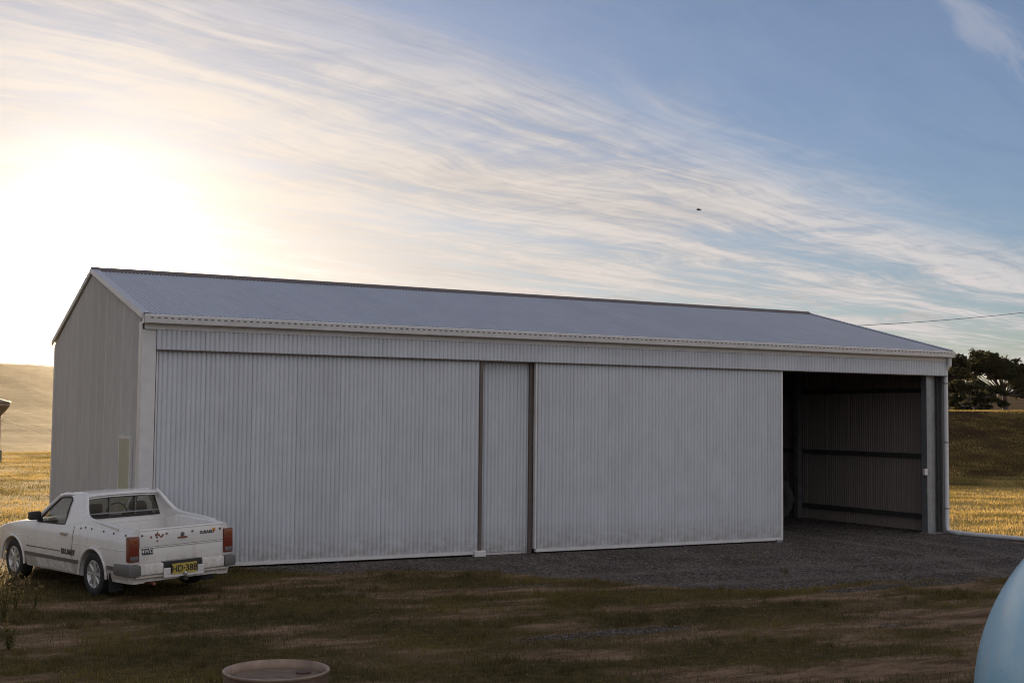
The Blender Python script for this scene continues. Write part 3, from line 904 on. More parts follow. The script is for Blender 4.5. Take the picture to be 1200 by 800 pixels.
def patch(x0, x1, z0, z1, off, nx_=10, nz_=6, sg=1, th=.012):
    """raised patch that follows the flank; z0, z1 may be functions of x"""
    f0 = z0 if callable(z0) else (lambda x: z0)
    f1 = z1 if callable(z1) else (lambda x: z1)
    vs, fs = [], []
    for i in range(nx_+1):
        x = x0+(x1-x0)*i/nx_
        for k in range(nz_+1):
            z = f0(x)+(f1(x)-f0(x))*k/nz_
            vs.append((x, sg*(side(x, z)+off), z))
    n0 = len(vs)
    for (x, y, z) in list(vs): vs.append((x, y-sg*th, z))
    W = nz_+1
    for i in range(nx_):
        for k in range(nz_):
            fs.append((i*W+k, (i+1)*W+k, (i+1)*W+k+1, i*W+k+1))
    for i in range(nx_):
        for k in (0, nz_): fs.append((i*W+k, (i+1)*W+k, n0+(i+1)*W+k, n0+i*W+k))
    for k in range(nz_):
        for i in (0, nx_): fs.append((i*W+k, i*W+k+1, n0+i*W+k+1, n0+i*W+k))
    return MB().add(vs, fs)
for sg in (1, -1):
    dr = patch(.60, 1.70, .275, lambda x: belt(x)-.012, .006, 14, 10, sg, .010).build('door', M['car'], ute, True, 30)
    # dark line of the door gap
    gp = MB()
    for xx in (.590, 1.704):
        for k in range(8):
            z0, z1 = .275+(belt(xx)-.30)*k/8, .275+(belt(xx)-.30)*(k+1)/8
            gp.add([(xx, sg*(side(xx, z0)+.0015), z0), (xx+.008, sg*(side(xx, z0)+.0015), z0), (xx+.008, sg*(side(xx, z1)+.0015), z1), (xx, sg*(side(xx, z1)+.0015), z1)], [(0, 1, 2, 3)])
    gp.build('gap', M['black'], dr)
    MB().bevbox(.74, .92, sg*.80-.014, sg*.80+.022, .775, .81, .008).build('handle', M['chrome'], dr)
    patch(.40, 2.06, .405, .455, .016, 16, 2, sg, .02).build('rubbing_strip', M['greyplast'], ute, True)
    patch(-.90, -.40, .405, .455, .016, 8, 2, sg, .02).build('rubbing_strip', M['greyplast'], ute, True)
    patch(.42, 2.05, .25, .398, .004, 16, 3, sg, .01).build('sill', M['car_low'], ute, True)
    patch(-.86, -.41, .29, .398, .004, 8, 3, sg, .01).build('lower_quarter', M['car_low'], ute, True)
    for c in (0, WB):                                # wheel-arch lips
        pts = [(c-.385*math.cos(a), sg*(side(c, .6)+.004), .27+.385*math.sin(a)) for a in np.linspace(0, math.pi, 22)]
        MB().tube(pts, .018, 6).build('arch_lip', M['car'], ute, True)
    # swage line
    pts = [(x, sg*(side(x, .675)+.001), .675) for x in np.linspace(-.86, 2.75, 20)]
    MB().tube(pts, .006, 5).build('swage_line', M['car'], ute, True)
    G = lambda z: z if z < .985 else .985+(z-.985)*.87
    # rear window pillar and sail panel
    prof = [(a, G(b)) for a, b in [(.60, .90), (.90, .90), (.915, 1.0), (.93, 1.15), (.955, 1.29), (1.02, 1.335), (.98, 1.375), (.66, 1.372), (.60, 1.335), (.47, 1.16), (.36, 1.055), (.22, 1.01), (-.10, .985), (-.35, .968), (-.62, .945), (-.60, .92), (.3, .90)]]
    def ysail(z): return .750 - max(0, z-.95)*.47
    vs = [(x, sg*ysail(z), z) for x, z in prof]+[(x, sg*(ysail(z)-.055), z) for x, z in prof]
    n_ = len(prof)
    fs = [tuple(range(n_)), tuple(range(2*n_-1, n_-1, -1))]+[(i, (i+1) % n_, n_+(i+1) % n_, n_+i) for i in range(n_)]
    MB().add(vs, fs).build('sail_panel', M['car'], ute, False)
    pts = [(x, sg*(ysail(G(z))-.027), G(z)+.004) for x, z in ((.66, 1.374), (.60, 1.338), (.47, 1.163), (.36, 1.058), (.22, 1.012), (-.10, .988), (-.35, .971), (-.62, .947))]
    MB().tube(pts, .024, 8).build('sail_edge', M['car'], ute, True)
    # windscreen pillar and roof rail
    MB().tube([(1.86, sg*.70, .905), (1.62, sg*.655, G(1.10)), (1.34, sg*.585, G(1.318)), (1.20, sg*.568, G(1.352)), (.95, sg*.565, G(1.362))], [.035, .03, .03, .03, .028], 8).build('windscreen_pillar', M['car'], ute, True)
    MB().tube([(1.74, sg*.735, .905), (1.53, sg*.68, G(1.09)), (1.30, sg*.61, G(1.285)), (1.22, sg*.60, G(1.305)), (.98, sg*.60, G(1.315)), (.935, sg*.62, G(1.28)), (.915, sg*.70, G(1.08)), (.905, sg*.735, .915)], .013, 6).build('window_seal', M['black'], ute, True)
    MB().add([(1.70, sg*.735, .90), (.91, sg*.735, .905), (.95, sg*.61, G(1.31)), (1.25, sg*.605, G(1.30))], [(0, 1, 2, 3)]).build('side_window', M['glass'], ute)
    MB().tube([(.90, sg*.742, .906), (1.74, sg*.742, .900)], .012, 6).build('window_sill_strip', M['black'], ute, True)
    # door mirror
    mr = MB(); mr.bevbox(1.60, 1.70, sg*.84-.085, sg*.84+.085, .935, 1.055, .025); mr.box(1.62, 1.68, sg*.76-.03, sg*.76+.03, .90, .95)
    mr.build('door_mirror', M['black'], ute, True)
# roof skin
rf = MB()
xr = [.61, .64, .72, .85, 1.0, 1.15, 1.27, 1.35]
zr = [G(q) for q in (1.345, 1.374, 1.388, 1.395, 1.395, 1.388, 1.37, 1.33)]
yr = [-.575, -.555, -.45, -.25, 0, .25, .45, .555, .575]
yz = [-.045, -.014, -.001, .006, .008, .006, -.001, -.014, -.045]
vs = [(x, y, z+dz_) for x, z in zip(xr, zr) for y, dz_ in zip(yr, yz)]
fs = [(i*9+k, (i+1)*9+k, (i+1)*9+k+1, i*9+k+1) for i in range(7) for k in range(8)]
rf.add(vs, fs); rf.add([(x, y, z-.03) for x, y, z in vs], fs)
rf.build('roof_panel', M['car'], ute, True, 60)
MB().add([(1.87, .66, .92), (1.87, -.66, .92), (1.33, -.56, G(1.335)), (1.33, .56, G(1.335))], [(0, 1, 2, 3)]).build('windscreen', M['glass'], ute)
MB().box(1.55, 1.90, -.68, .68, .84, .905).build('dashboard', M['cabin'], ute)
# cab rear panel with the window in it
fr_ = MB()
def rear_x(z): return .655-(1.0-z)*.05
zi0, zi1, zo0, zo1 = .985, G(1.315), .90, G(1.365)
def yo(z): return .70-max(0, z-.95)*.40
def yi(z): return .585-max(0, z-.98)*.30
ov = [(yo(zo0), zo0), (yo(zo1), zo1), (-yo(zo1), zo1), (-yo(zo0), zo0)]
iv = [(yi(zi0), zi0), (yi(zi1), zi1), (-yi(zi1), zi1), (-yi(zi0), zi0)]
vs = [(rear_x(z), y, z) for y, z in ov+iv]+[(rear_x(z)+.03, y, z) for y, z in ov+iv]
fs = []
for i in range(4):
    j = (i+1) % 4
    fs += [(i, j, 4+j, 4+i), (8+i, 12+i, 12+j, 8+j), (4+i, 4+j, 12+j, 12+i)]
fr_.add(vs, fs)
fr_.build('rear_cab_panel', M['car'], ute)
MB().add([(rear_x(z)+.016, y, z) for y, z in iv], [(0, 1, 2, 3)]).build('rear_window', M['glass'], ute)
sealp = [(rear_x(z)-.006, y, z) for y, z in iv+[iv[0]]]
MB().tube(sealp, .016, 6).build('rear_window_seal', M['black'], ute, True)
for yy in (.20, -.20):
    MB().box(rear_x(1.15)-.012, rear_x(1.15)+.02, yy-.011, yy+.011, zi0, zi1).build('window_divider', M['greyplast'], ute)
MB().tube([(rear_x(1.05)-.035, .56, 1.045), (rear_x(1.05)-.035, -.56, 1.045)], .011, 6).build('guard_bar', M['galv'], ute, True)
# seats
for yy in (.34, -.34):
    s_o = MB(); s_o.bevbox(.78, .92, yy-.23, yy+.23, .45, 1.02, .05); s_o.bevbox(.80, .90, yy-.12, yy+.12, 1.03, 1.17, .04); s_o.bevbox(.9, 1.38, yy-.24, yy+.24, .44, .62, .05)
    s_o.build('seat', M['cabin'], ute, True)
MB().lathe([(.165, -.012), (.178, -.012), (.185, 0), (.178, .012), (.165, .012), (.16, 0), (.165, -.012)], 20, 'x', (1.50, -.36, .93)).build('steering_wheel', M['black'], ute, True)
# tailgate
tg = MB()
xt = -OH-.022
tg.bevbox(xt, -OH+.03, -.635, .635, .715, .935, .012)
tg.bevbox(xt+.006, -OH+.03, -.635, .635, .510, .713, .012)
tgo = tg.build('tailgate', M['car'], ute, True)
MB().tube([(xt+.012, -.63, .934), (xt+.012, .63, .934)], .016, 8).build('top_roll', M['car'], tgo, True)
MB().tube([(xt-.001, -.62, .70), (xt-.001, .62, .70)], .005, 6).build('crease', M['car_low'], tgo, True)
hn = MB(); hn.bevbox(xt-.018, xt+.005, -.07, .07, .795, .815, .006)
hn.build('handle', M['rust'], tgo)
MB().lathe([(.0, -.014), (.026, -.012), (.03, 0)], 12, 'x', (xt, 0, .845)).build('lock', M['greyplast'], tgo, True)
def letter(parent, txt, size, mat, loc, rot, name='lettering', bold=.0):
    return link(name, text_mesh(name, txt, size, M[mat], .0015, bold), parent, loc, rot)
RB = (R(90), 0, R(-90))                    # reads from behind the car
MB().box(xt-.003, xt+.001, .44, .60, .62, .70).build('badge_plate', M['decal'], tgo)
letter(tgo, '4WD', .075, 'trim', (xt-.005, .52, .66), RB, bold=.001)
letter(tgo, 'SUBARU', .058, 'decal', (xt-.004, -.375, .842), RB, bold=.0015)
MB().lathe([(.0, -.004), (.026, -.003), (.03, .002)], 14, 'x', (xt, -.485, .862)).build('emblem', M['orange'], tgo)
ru = MB()
for k in range(14):
    yy, zz_ = .37+rng.gauss(0, .05), .85+rng.gauss(0, .03)
    r_ = rng.uniform(.006, .020)
    ru.add([(xt-.0015-.0001*k, yy+r_*math.cos(a)*rng.uniform(.6, 1.3), zz_+r_*math.sin(a)*rng.uniform(.6, 1.3)) for a in np.linspace(0, 5.6, 8)], [tuple(range(8))])
ru.build('rust_patch', M['rust'], tgo)
# tonneau hooks round the tray
hk = [(xt-.004, y, .872) for y in (.60, .24, -.15, -.58)]
for h_ in hk: MB().lathe([(0, -.012), (.013, -.010), (.015, .006)], 8, 'x', h_).build('tie_hook', M['greyplast'], tgo, True)
for sg in (1, -1):
    for xx in (-.80, -.52, -.24, .10, .28, .40):
        zz_ = belt(xx)-.075
        MB().lathe([(.015, -.006), (.013, .010), (0, .012)] if sg > 0 else [(.015, .006), (.013, -.010), (0, -.012)], 8, 'y', (xx, sg*side(xx, zz_), zz_)).build('tie_hook', M['greyplast'], ute, True)
# tail lamps
for sg in (1, -1):
    tl = MB(); tl.bevbox(-OH-.030, -OH+.06, sg*.715-.072, sg*.715+.072, .535, .865, .014)
    tlo = tl.build('tail_lamp', M['lens'], ute, True)
    MB().bevbox(-OH-.034, -OH, sg*.715-.060, sg*.715+.060, .765, .850, .008).build('indicator', M['amber'], tlo, True)
    MB().bevbox(-OH-.034, -OH, sg*.715-.060, sg*.715+.060, .550, .612, .008).build('reverse_lens', M['greyplast'], tlo, True)
    # bumper corner
    bc = MB(); bc.bevbox(-OH-.075, -OH+.36, sg*.725-.09, sg*.725+.09, .345, .500, .035)
    bc.build('bumper_corner', M['greyplast'], ute, True)
    bp = MB(); bp.bevbox(-OH-.055, -OH+.05, min(sg*.30, sg*.632), max(sg*.30, sg*.632), .355, .492, .014)
    bp.build('bumper_panel', M['car'], ute, True)
    MB().tube([(-OH-.04, sg*.22, .325), (-OH-.04, sg*.70, .325)], .016, 6).build('bumper_lip', M['car_low'], ute, True)
    MB().box(-.47, -.455, sg*.70-.10, sg*.70+.10, .11, .36).build('mud_flap', M['rubber'], ute)
MB().box(-OH-.02, -OH+.05, -.30, .30, .36, .50).build('plate_recess', M['black'], ute)
pb = MB(); pb.bevbox(-OH-.075, -OH-.055, -.305, .305, .292, .330, .006); pb.bevbox(-OH-.075, -OH-.055, .205, .305, .331, .42, .006); pb.bevbox(-OH-.075, -OH-.055, -.305, -.205, .331, .42, .006)
pb.build('plate_bracket', M['trim'], ute)
plo = MB().box(-OH-.082, -OH-.076, -.188, .188, .330, .468).build('number_plate', M['plate'], ute)
letter(plo, 'HD·38B', .118, 'black', (-OH-.0845, 0, .395), RB, bold=.002)
letter(ute, 'BRUMBY', .105, 'decal', (.70, side(.7, .545)+.0085, .545), (R(90), 0, R(180)), 'side_lettering', bold=.003)
# side decal stripe ahead of the lettering
patch(.93, 2.0, .535, .548, .0078, 10, 1, 1, .004).build('side_stripe', M['decal'], ute)
# tow bar, exhaust
MB().box(-OH-.12, -OH+.3, -.03, .03, .24, .29).build('tow_bar', M['black'], ute)
MB().lathe([(0, -.03), (.02, -.026), (.026, 0), (.018, .024), (0, .028)], 12, 'z', (-OH-.10, 0, .33)).build('tow_ball', M['chrome'], ute, True)
MB().tube([(-OH+.5, .42, .24), (-OH-.03, .42, .23)], .024, 8).build('exhaust', M['rust'], ute, True)
MB().tube([(0, -.7, .30), (0, .7, .30)], .035, 8).build('rear_axle', M['black'], ute, True)
MB().tube([(WB, -.7, .30), (WB, .7, .30)], .03, 8).build('front_axle', M['black'], ute, True)
# wheels
def wheel(x, sg, zc):
    w = empty('wheel', (x, sg*.695, zc), (0, 0, 0 if sg > 0 else math.pi), ute)
    MB().lathe(tyre_prof(.298, .185), 40, 'y').build('tyre', M['rubber'], w, True, 50)
    r_ = MB().lathe([(.188, .088), (.182, .090), (.172, .070), (.160, .045), (.05, .050), (.038, .072), (0, .074)], 32, 'y')
    r_.lathe([(.188, -.08), (.17, -.08), (.165, .04)], 32, 'y')
    ro = r_.build('rim', M['alloy'], w, True, 30)
    sp = MB()
    for k in range(8):
        a = 2*math.pi*k/8
        sp.tube([(math.cos(a)*.04, .066, math.sin(a)*.04), (math.cos(a)*.175, .066, math.sin(a)*.175)], [.018, .022], 6)
    sp.build('spokes', M['alloy'], w, True)
    hs = MB()
    for k in range(8):
        a = 2*math.pi*(k+.5)/8
        hs.lathe([(.024, .0), (.0, .001)], 10, 'y', (math.cos(a)*.125, .0495, math.sin(a)*.125))
    hs.build('rim_holes', M['black'], w)
    return w
wheel(0, 1, .30); wheel(0, -1, .31); wheel(WB, 1, .30); wheel(WB, -1, .31)

# ------------------------------------------------------------------ drum, tank, feeder
def mk_drum():
    mt, g, bs, out = new_mat('rusty_drum_paint')
    co = g.n('ShaderNodeTexCoord').outputs['Object']
    a = g.noise(co, 5, 7, .65); b = g.noise(co, 26, 6, .7)
    c = g.mix(g.ramp(a, .4, .62), (.105, .058, .040), (.17, .105, .075))
    c = g.mix(g.ramp(b, .52, .72, 0, .8), c, (.06, .032, .022))
    g.put(bs.inputs['Base Color'], c); bs.inputs['Roughness'].default_value = .6; bs.inputs['Metallic'].default_value = .15
    bm_ = g.n('ShaderNodeBump'); bm_.inputs['Strength'].default_value = .35; bm_.inputs['Distance'].default_value = .004
    g.put(bm_.inputs['Height'], b); g.put(bs.inputs['Normal'], bm_.outputs[0])
    return mt
M['drum'] = mk_drum()
M['drumlid'] = simple('dusty_drum_lid', (.15, .105, .072), .75, .05, .3, 9, .3, 60)
M['drumrim'] = simple('pale_drum_rim', (.30, .215, .16), .5, .3, .25, 12)  # rim in a paler brown than the barrel
dpos = at(324, 784, 6.95)
dgz = gz(dpos.x, dpos.y)
dh = dpos.z-dgz
drum = tag(empty('steel_drum', (dpos.x, dpos.y, dgz)), 'rusty brown steel drum with recessed lid standing on the grass', 'drum')
r_ = .286
prof = [(0, .012), (r_-.012, .012), (r_-.004, .0), (r_+.004, .006), (r_, .03)]
for c_ in (dh*.33, dh*.66): prof += [(r_, c_-.03), (r_+.013, c_-.008), (r_+.013, c_+.008), (r_, c_+.03)]
prof += [(r_, dh-.03), (r_, dh-.012)]
MB().lathe(prof, 56).build('barrel', M['drum'], drum, True, 40)
MB().lathe([(r_+.001, dh-.013), (r_+.008, dh-.006), (r_+.006, dh+.002), (r_-.003, dh+.004), (r_-.010, dh-.002), (r_-.012, dh-.044)], 56).build('chime', M['drumrim'], drum, True, 60)
dl = dh-.016
MB().lathe([(r_-.011, dl-.027), (r_-.03, dl-.029), (r_-.04, dl-.023), (r_-.055, dl-.023), (r_-.065, dl-.029), (.09, dl-.030), (.085, dl-.026), (.05, dl-.026), (.045, dl-.031), (0, dl-.031)], 56).build('lid', M['drumlid'], drum, True, 40)
for a, rb in ((R(20), .034), (R(200), .020)):
    MB().lathe([(rb*1.25, dl-.030), (rb*1.25, dl-.020), (rb, dl-.018), (rb*.8, dl-.022), (0, dl-.022)], 18, 'z', (math.cos(a)*.19, math.sin(a)*.19, 0)).build('bung', M['drum'], drum, True, 40)

def mk_tank():
    mt, g, bs, out = new_mat('pale_blue_tank_paint')
    co = g.n('ShaderNodeTexCoord').outputs['Object']
    x, y, z = g.sep(co)
    a = g.noise(co, 3.5, 7, .65); b = g.noise(co, 42, 5, .6); st2 = g.noise(g.comb(g.math('MULTIPLY', x, 14), g.math('MULTIPLY', y, 14), g.math('MULTIPLY', z, 1.6)), 1, 6, .65)
    c = g.mix(g.ramp(a, .35, .65), (.32, .64, .82), (.43, .70, .83))
    c = g.mix(g.ramp(st2, .50, .72, 0, .45), c, (.56, .60, .60))
    c = g.mix(g.ramp(b, .66, .74, 0, .6), c, (.19, .22, .22))
    g.put(bs.inputs['Base Color'], c); bs.inputs['Roughness'].default_value = .30
    bs.inputs['Coat Weight'].default_value = .12; bs.inputs['Coat Roughness'].default_value = .2
    return mt
M['tank'] = mk_tank()
tc = at(1436, 840, 4.6)
TR = .865
tank = tag(empty('water_tank', (tc.x, tc.y, gz(tc.x, tc.y))), 'pale blue rounded fibreglass water tank standing in the yard', 'tank')
tcz = tc.z-tank.location.z
prof = [(TR*math.sin(a), tcz+TR*math.cos(a)) for a in np.linspace(.26, math.pi/2, 22)]
prof = [(0.0, prof[0][1]-.004), (prof[0][0]-.01, prof[0][1]-.004)]+prof
MB().lathe(prof, 80).build('dome', M['tank'], tank, True, 40)
MB().lathe([(TR+.001, tcz-.001), (TR+.035, tcz-.001), (TR+.035, tcz-.022), (TR+.001, tcz-.022)], 80).build('flange', M['tank'], tank, True, 30)
low_p = [(TR*math.cos(a)**.55, tcz-.022-(tcz-.05)*math.sin(a)) for a in np.linspace(0, 1.12, 14)]
MB().lathe(low_p+[(low_p[-1][0]*.98, -.06), (0, -.06)], 80).build('lower_shell', M['tank'], tank, True, 40)
MB().lathe([(.235, tcz+TR*.962), (.235, tcz+TR*1.02), (.255, tcz+TR*1.02), (.255, tcz+TR*1.05), (.22, tcz+TR*1.07), (0, tcz+TR*1.075)], 32).build('hatch', M['tank'], tank, True, 40)
fp = at(-30, 545, 60.0)
fgz = gz(fp.x, fp.y)
feeder = tag(empty('stock_feeder', (fp.x, fp.y, fgz)), 'brown steel cone-bottomed feed hopper on legs out in the paddock', 'feed hopper')
top = at(7, 471, 60.0).z-fgz
fr = (37/F_PX)*60.0
MB().lathe([(0, top+.42), (fr*.5, top+.24), (fr*1.0, top+.03), (fr*1.03, top), (fr*.99, top-.02), (fr*.99, top-.16), (fr*.92, top-.34), (fr*.72, top-.68), (fr*.16, top-1.35), (.12, top-1.6)], 32).build('hopper', M['silo'], feeder, True, 30)
for k in range(4):
    a = R(36+90*k)
    MB().tube([(math.cos(a)*fr*.93, math.sin(a)*fr*.93, top-.1), (math.cos(a)*fr*.97, math.sin(a)*fr*.97, .1)], .045, 6).build('leg', M['silo'], feeder)
    MB().bevbox(math.cos(a)*fr*.95-.12, math.cos(a)*fr*.95+.12, math.sin(a)*fr*.95-.12, math.sin(a)*fr*.95+.12, -.1, .62 if k == 0 else .35, .03).build('footing', M['conc'], feeder)
MB().lathe([(.30, .55), (.62, .60), (.64, .85), (.60, .85), (.58, .66), (.1, .62)], 24).build('feed_pan', M['silo'], feeder, True)

# ------------------------------------------------------------------ trees
def tree(name, label, base_px, depth, clusters, group, seed, leaf=.21, per=1400, trunk_r=.28, bark='bark', lean=0.0, tint=.35):
    rg = np.random.default_rng(seed)
    b = at(base_px[0], base_px[1], depth)
    z0 = gz(b.x, b.y)
    root = tag(empty(name, (b.x, b.y, z0)), label, 'tree', group)
    cen = []
    for (px, py, rp) in clusters:
        p = at(px, py, depth)
        rad = rp/F_PX*depth
        fwdh = Vector((fwd.x, fwd.y, 0)).normalized()
        p = p + fwdh*rg.uniform(-1, 1)*min(3.0, .02*depth)
        cen.append((p-Vector((b.x, b.y, z0)), rad))
    # trunk and limbs
    top_c = max(c.z for c, r_ in cen)
    fork = Vector((lean, 0, top_c*.28))
    tk = MB()
    tk.tube([(0, 0, -.4), (trunk_r*.1, 0, .15), fork*.55+Vector((rg.normal(0, .06), rg.normal(0, .06), 0)), fork], [trunk_r*1.5, trunk_r*1.08, trunk_r*.92, trunk_r*.8], 9)
    tk.build('trunk', M[bark], root, True)
    lm = MB()
    for c, r_ in cen:
        a = fork.copy(); e = c+Vector((0, 0, -r_*.2))
        md = a.lerp(e, .5)+Vector((rg.normal(0, .25), rg.normal(0, .25), -.10*e.length*.3+rg.normal(0, .15)))
        q = [a*(1-t)**2+md*2*t*(1-t)+e*t*t for t in np.linspace(0, 1, 7)]
        lm.tube(q, [trunk_r*.30*(1-.88*t) for t in np.linspace(0, 1, 7)], 6)
        for k in range(2):
            tip = c+Vector(rg.normal(0, .55, 3))*r_*.9
            s0 = q[4+int(rg.integers(0, 2))]
            lm.tube([s0, s0.lerp(tip, .5)+Vector((0, 0, .1)), tip], [trunk_r*.16, trunk_r*.1, .015], 5)
    lm.build('limbs', M[bark], root, True)
    # leaves in small sprays
    P, T_ = [], []
    for c, r_ in cen:
        nsp = 14
        sub = rg.normal(0, 1, (nsp, 3)); sub /= np.linalg.norm(sub, axis=1)[:, None]
        sub *= (rg.random(nsp)**.5)[:, None]*r_*np.array([1.35, 1.35, .85])
        for s_c in sub:
            k = max(6, int(per/nsp*rg.uniform(.35, 1.6)))
            sr = r_*rg.uniform(.16, .34)
            pts = rg.normal(0, 1, (k, 3))*sr*np.array([1, 1, .55])
            P.append(np.array(c)+s_c+pts)
            T_.append(np.full(k, tint+rg.normal(0, .16)))
    P = np.concatenate(P); T_ = np.clip(np.concatenate(T_)+rg.normal(0, .08, len(P)), 0, 1)
    n = len(P)
    u = rg.normal(0, 1, (n, 3)); u /= np.linalg.norm(u, axis=1)[:, None]
    w = np.cross(u, rg.normal(0, 1, (n, 3))); w /= np.linalg.norm(w, axis=1)[:, None]
    s_ = leaf*rg.uniform(.5, 1.4, n)[:, None]
    VV = np.concatenate([P-u*s_*.5, P+w*s_*.28, P+u*s_*.5, P-w*s_*.28])
    i = np.arange(n)
    link('crown', np_mesh('crown', VV, np.stack([i, i+n, i+2*n, i+3*n], 1), M['leaf'], dict(tint=np.tile(T_, 4))), root)
    return root
GT = 'trees on the bank beyond the shed'
def fill(outline, n, r0, r1, seed):
    """cluster centres spread through the outline of a crown"""
    rg = np.random.default_rng(seed); o = np.array(outline, float); res = []
    while len(res) < n:
        p = rg.uniform(o.min(0), o.max(0)); ins = False
        for (xa, ya), (xb, yb) in zip(o, np.roll(o, -1, 0)):
            if (ya > p[1]) != (yb > p[1]) and p[0] < (xb-xa)*(p[1]-ya)/(yb-ya)+xa: ins = not ins
        if ins and all(math.hypot(p[0]-q[0], p[1]-q[1]) > 4.2 for q in res): res.append((p[0], p[1], rg.uniform(r0, r1)))
    return res
tree('gum_tree', 'broad spreading tree with open crown and forked trunk on the bank', (1178, 483), 160,
     fill([(1122, 424), (1134, 416), (1150, 414), (1166, 416), (1184, 424), (1202, 432), (1226, 446), (1232, 462), (1206, 464), (1192, 456), (1178, 446), (1160, 440), (1140, 444), (1124, 440)], 52, 5.0, 8.0, 4), GT, 3, .36, 620, .30)
tree('gum_tree', 'dense dark tree with drooping crown and pale trunk near the shed', (1143, 493), 118,
     fill([(1106, 446), (1130, 446), (1155, 449), (1168, 455), (1170, 470), (1160, 482), (1146, 485), (1122, 482), (1104, 474)], 36, 4.0, 6.5, 6), GT, 5, .27, 480, .15, 'palebark', 0, .30)
tree('gum_tree', 'tree standing between the shed corner and the broad tree', (1112, 484), 150,
     fill([(1096, 420), (1112, 416), (1126, 422), (1130, 436), (1122, 448), (1100, 452), (1090, 440)], 22, 4.5, 7, 9), GT, 8, .34, 480, .22, 'bark', 0, .42)
tree('gum_tree', 'low bushy tree behind the broad tree on the rise', (1158, 474), 210,
     fill([(1140, 458), (1160, 454), (1176, 458), (1174, 468), (1142, 468)], 8, 4, 6, 3), GT, 9, .42, 420, .2, 'bark', 0, .3)

# ------------------------------------------------------------------ weeds beside the vehicle
def weed(label, px, py, h, seed, nst=6, t0=.55):
    rg = np.random.default_rng(seed)
    p = on_ground(px, py)
    root = tag(empty('tall_weed', (p.x, p.y, gz(p.x, p.y))), label, 'weed', 'tall weeds beside the pickup')
    stm = MB(); P, T_ = [], []
    for k in range(nst):
        a = rg.uniform(0, 6.28); ln = h*rg.uniform(.6, 1.05); sp = rg.uniform(.08, .32)*h
        tip = Vector((math.cos(a)*sp, math.sin(a)*sp, ln))
        q = [Vector((0, 0, -.02)), tip*.35+Vector((0, 0, ln*.08)), tip*.72+Vector((0, 0, ln*.05)), tip]
        stm.tube(q, [.006, .005, .004, .002], 5)
        for j in range(30):
            t = rg.uniform(.12, 1.0)
            c = Vector((0, 0, 0)).lerp(tip, t)+Vector((0, 0, ln*.05*math.sin(t*3.1)))
            s0 = .035*(1-.4*t)*h+.012
            P.append(np.array(c)+rg.normal(0, s0*.8, 3)); T_.append(np.clip(t0+(t-.6)*.5+rg.normal(0, .15), 0, 1))
    stm.build('stems', M['weed'], root)
    P = np.array(P); n = len(P)
    u = rg.normal(0, 1, (n, 3)); u /= np.linalg.norm(u, axis=1)[:, None]
    w = np.cross(u, rg.normal(0, 1, (n, 3))); w /= np.linalg.norm(w, axis=1)[:, None]
    s_ = .040*rg.uniform(.4, 1.4, n)[:, None]
    VV = np.concatenate([P-u*s_*.5, P+w*s_*.22, P+u*s_*.5, P-w*s_*.22]); i = np.arange(n)
    link('leaves', np_mesh('leaves', VV, np.stack([i, i+n, i+2*n, i+3*n], 1), M['weed'], dict(tint=np.tile(np.array(T_), 4))), root)
weed('tallest dry weed with golden seed heads in front of the pickup wheel', 18, 716, .50, 1, 7, .75)
weed('bushy brown weed with many stems beside the golden one', 4, 728, .52, 2, 7, .55)
weed('low green-brown weed at the foot of the tall weeds', 10, 762, .30, 3, 6, .25)
weed('thin straggling weed under the pickup door', 40, 712, .32, 4, 4, .45)
weed('broad yellowing weed on the sunlit side of the tall weeds', -10, 708, .62, 5, 8, .7)

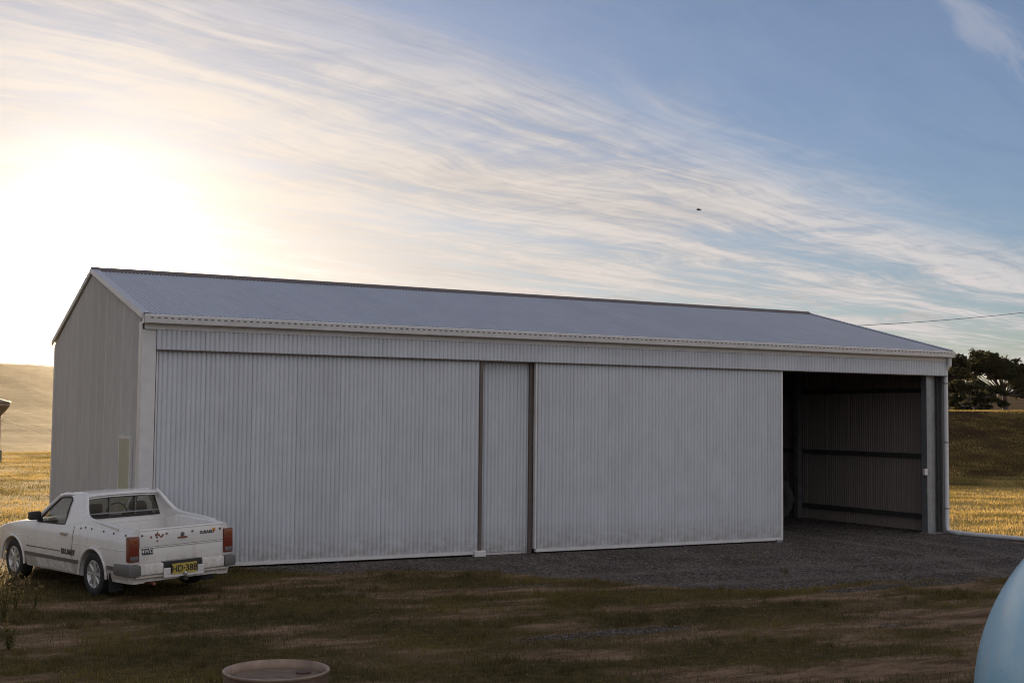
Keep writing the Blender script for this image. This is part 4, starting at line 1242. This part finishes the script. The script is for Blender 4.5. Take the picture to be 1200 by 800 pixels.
# ------------------------------------------------------------------ power line, bird
def pole(label, base, h):
    z = gz(base[0], base[1])
    o = tag(empty('power_pole', (base[0], base[1], z)), label, 'pole', 'power poles')
    MB().tube([(0, 0, -.5), (0, 0, h*.5), (0, 0, h+.25)], [.16, .14, .11], 10).build('shaft', M['wood'], o, True)
    MB().bevbox(-.55, .55, -.06, .06, h-.35, h-.22, .01).build('crossarm', M['wood'], o)
    MB().lathe([(.03, h-.22), (.05, h-.15), (.03, h-.10), (.05, h-.06), (.02, h)], 10).build('insulator', M['conc'], o, True)
    return Vector((base[0], base[1], z+h))
w1, w2 = at(935, 384, 58), at(1310, 351, 74)
a_ = pole('timber power pole standing behind the shed', (w1.x, w1.y), w1.z-gz(w1.x, w1.y))
b_ = pole('timber power pole on the bank beyond the shed', (w2.x, w2.y), w2.z-gz(w2.x, w2.y))
pts = [a_.lerp(b_, t)-Vector((0, 0, .28*4*t*(1-t))) for t in np.linspace(0, 1, 25)]
tag(MB().tube(pts, .014, 5).build('power_line', M['wire'], None, True), 'single dark power line sagging across the sky behind the roof', 'power line')

bp_ = at(819, 246, 80)
bird = tag(empty('flying_bird', bp_, (0, 0, R(35))), 'small dark bird gliding high above the shed roof', 'bird')
MB().lathe([(0, -.16), (.03, -.10), (.05, 0), (.045, .07), (.028, .11), (.03, .13), (.0, .18)], 10, 'y').build('body', M['bird'], bird, True)
for sg in (1, -1):
    MB().add([(sg*.03, .06, .01), (sg*.03, -.06, .01), (sg*.18, -.06, .07), (sg*.18, .05, .08), (sg*.36, -.06, .02), (sg*.34, -.01, .02),
              (sg*.03, .06, -.004), (sg*.03, -.06, -.004), (sg*.18, -.06, .058), (sg*.18, .05, .068), (sg*.36, -.06, .012), (sg*.34, -.01, .012)],
             [(0, 1, 2, 3), (3, 2, 4, 5), (6, 9, 8, 7), (9, 11, 10, 8), (0, 3, 9, 6), (1, 7, 8, 2), (2, 8, 10, 4), (3, 5, 11, 9)]).build('wing', M['bird'], bird)

# ------------------------------------------------------------------ thin haze added to imitate sun glare over the left hill
hz = bpy.data.materials.new('glare_haze'); hz.use_nodes = True
hz.node_tree.nodes.clear()
vol = hz.node_tree.nodes.new('ShaderNodeVolumePrincipled')
vol.inputs['Color'].default_value = (.97, .90, .80, 1)
vol.inputs['Density'].default_value = .000022
vol.inputs['Anisotropy'].default_value = .76
ho = hz.node_tree.nodes.new('ShaderNodeOutputMaterial')
hz.node_tree.links.new(vol.outputs[0], ho.inputs['Volume'])
zmin = float(GZ.min())-1.0
tag(MB().box(xs[0]-5, xs[-1]+5, ys[0]-5, ys[-1]+5, zmin, 45.0).build('haze', hz), 'thin golden haze added to imitate sun glare over the paddocks', 'haze', kind='stuff')
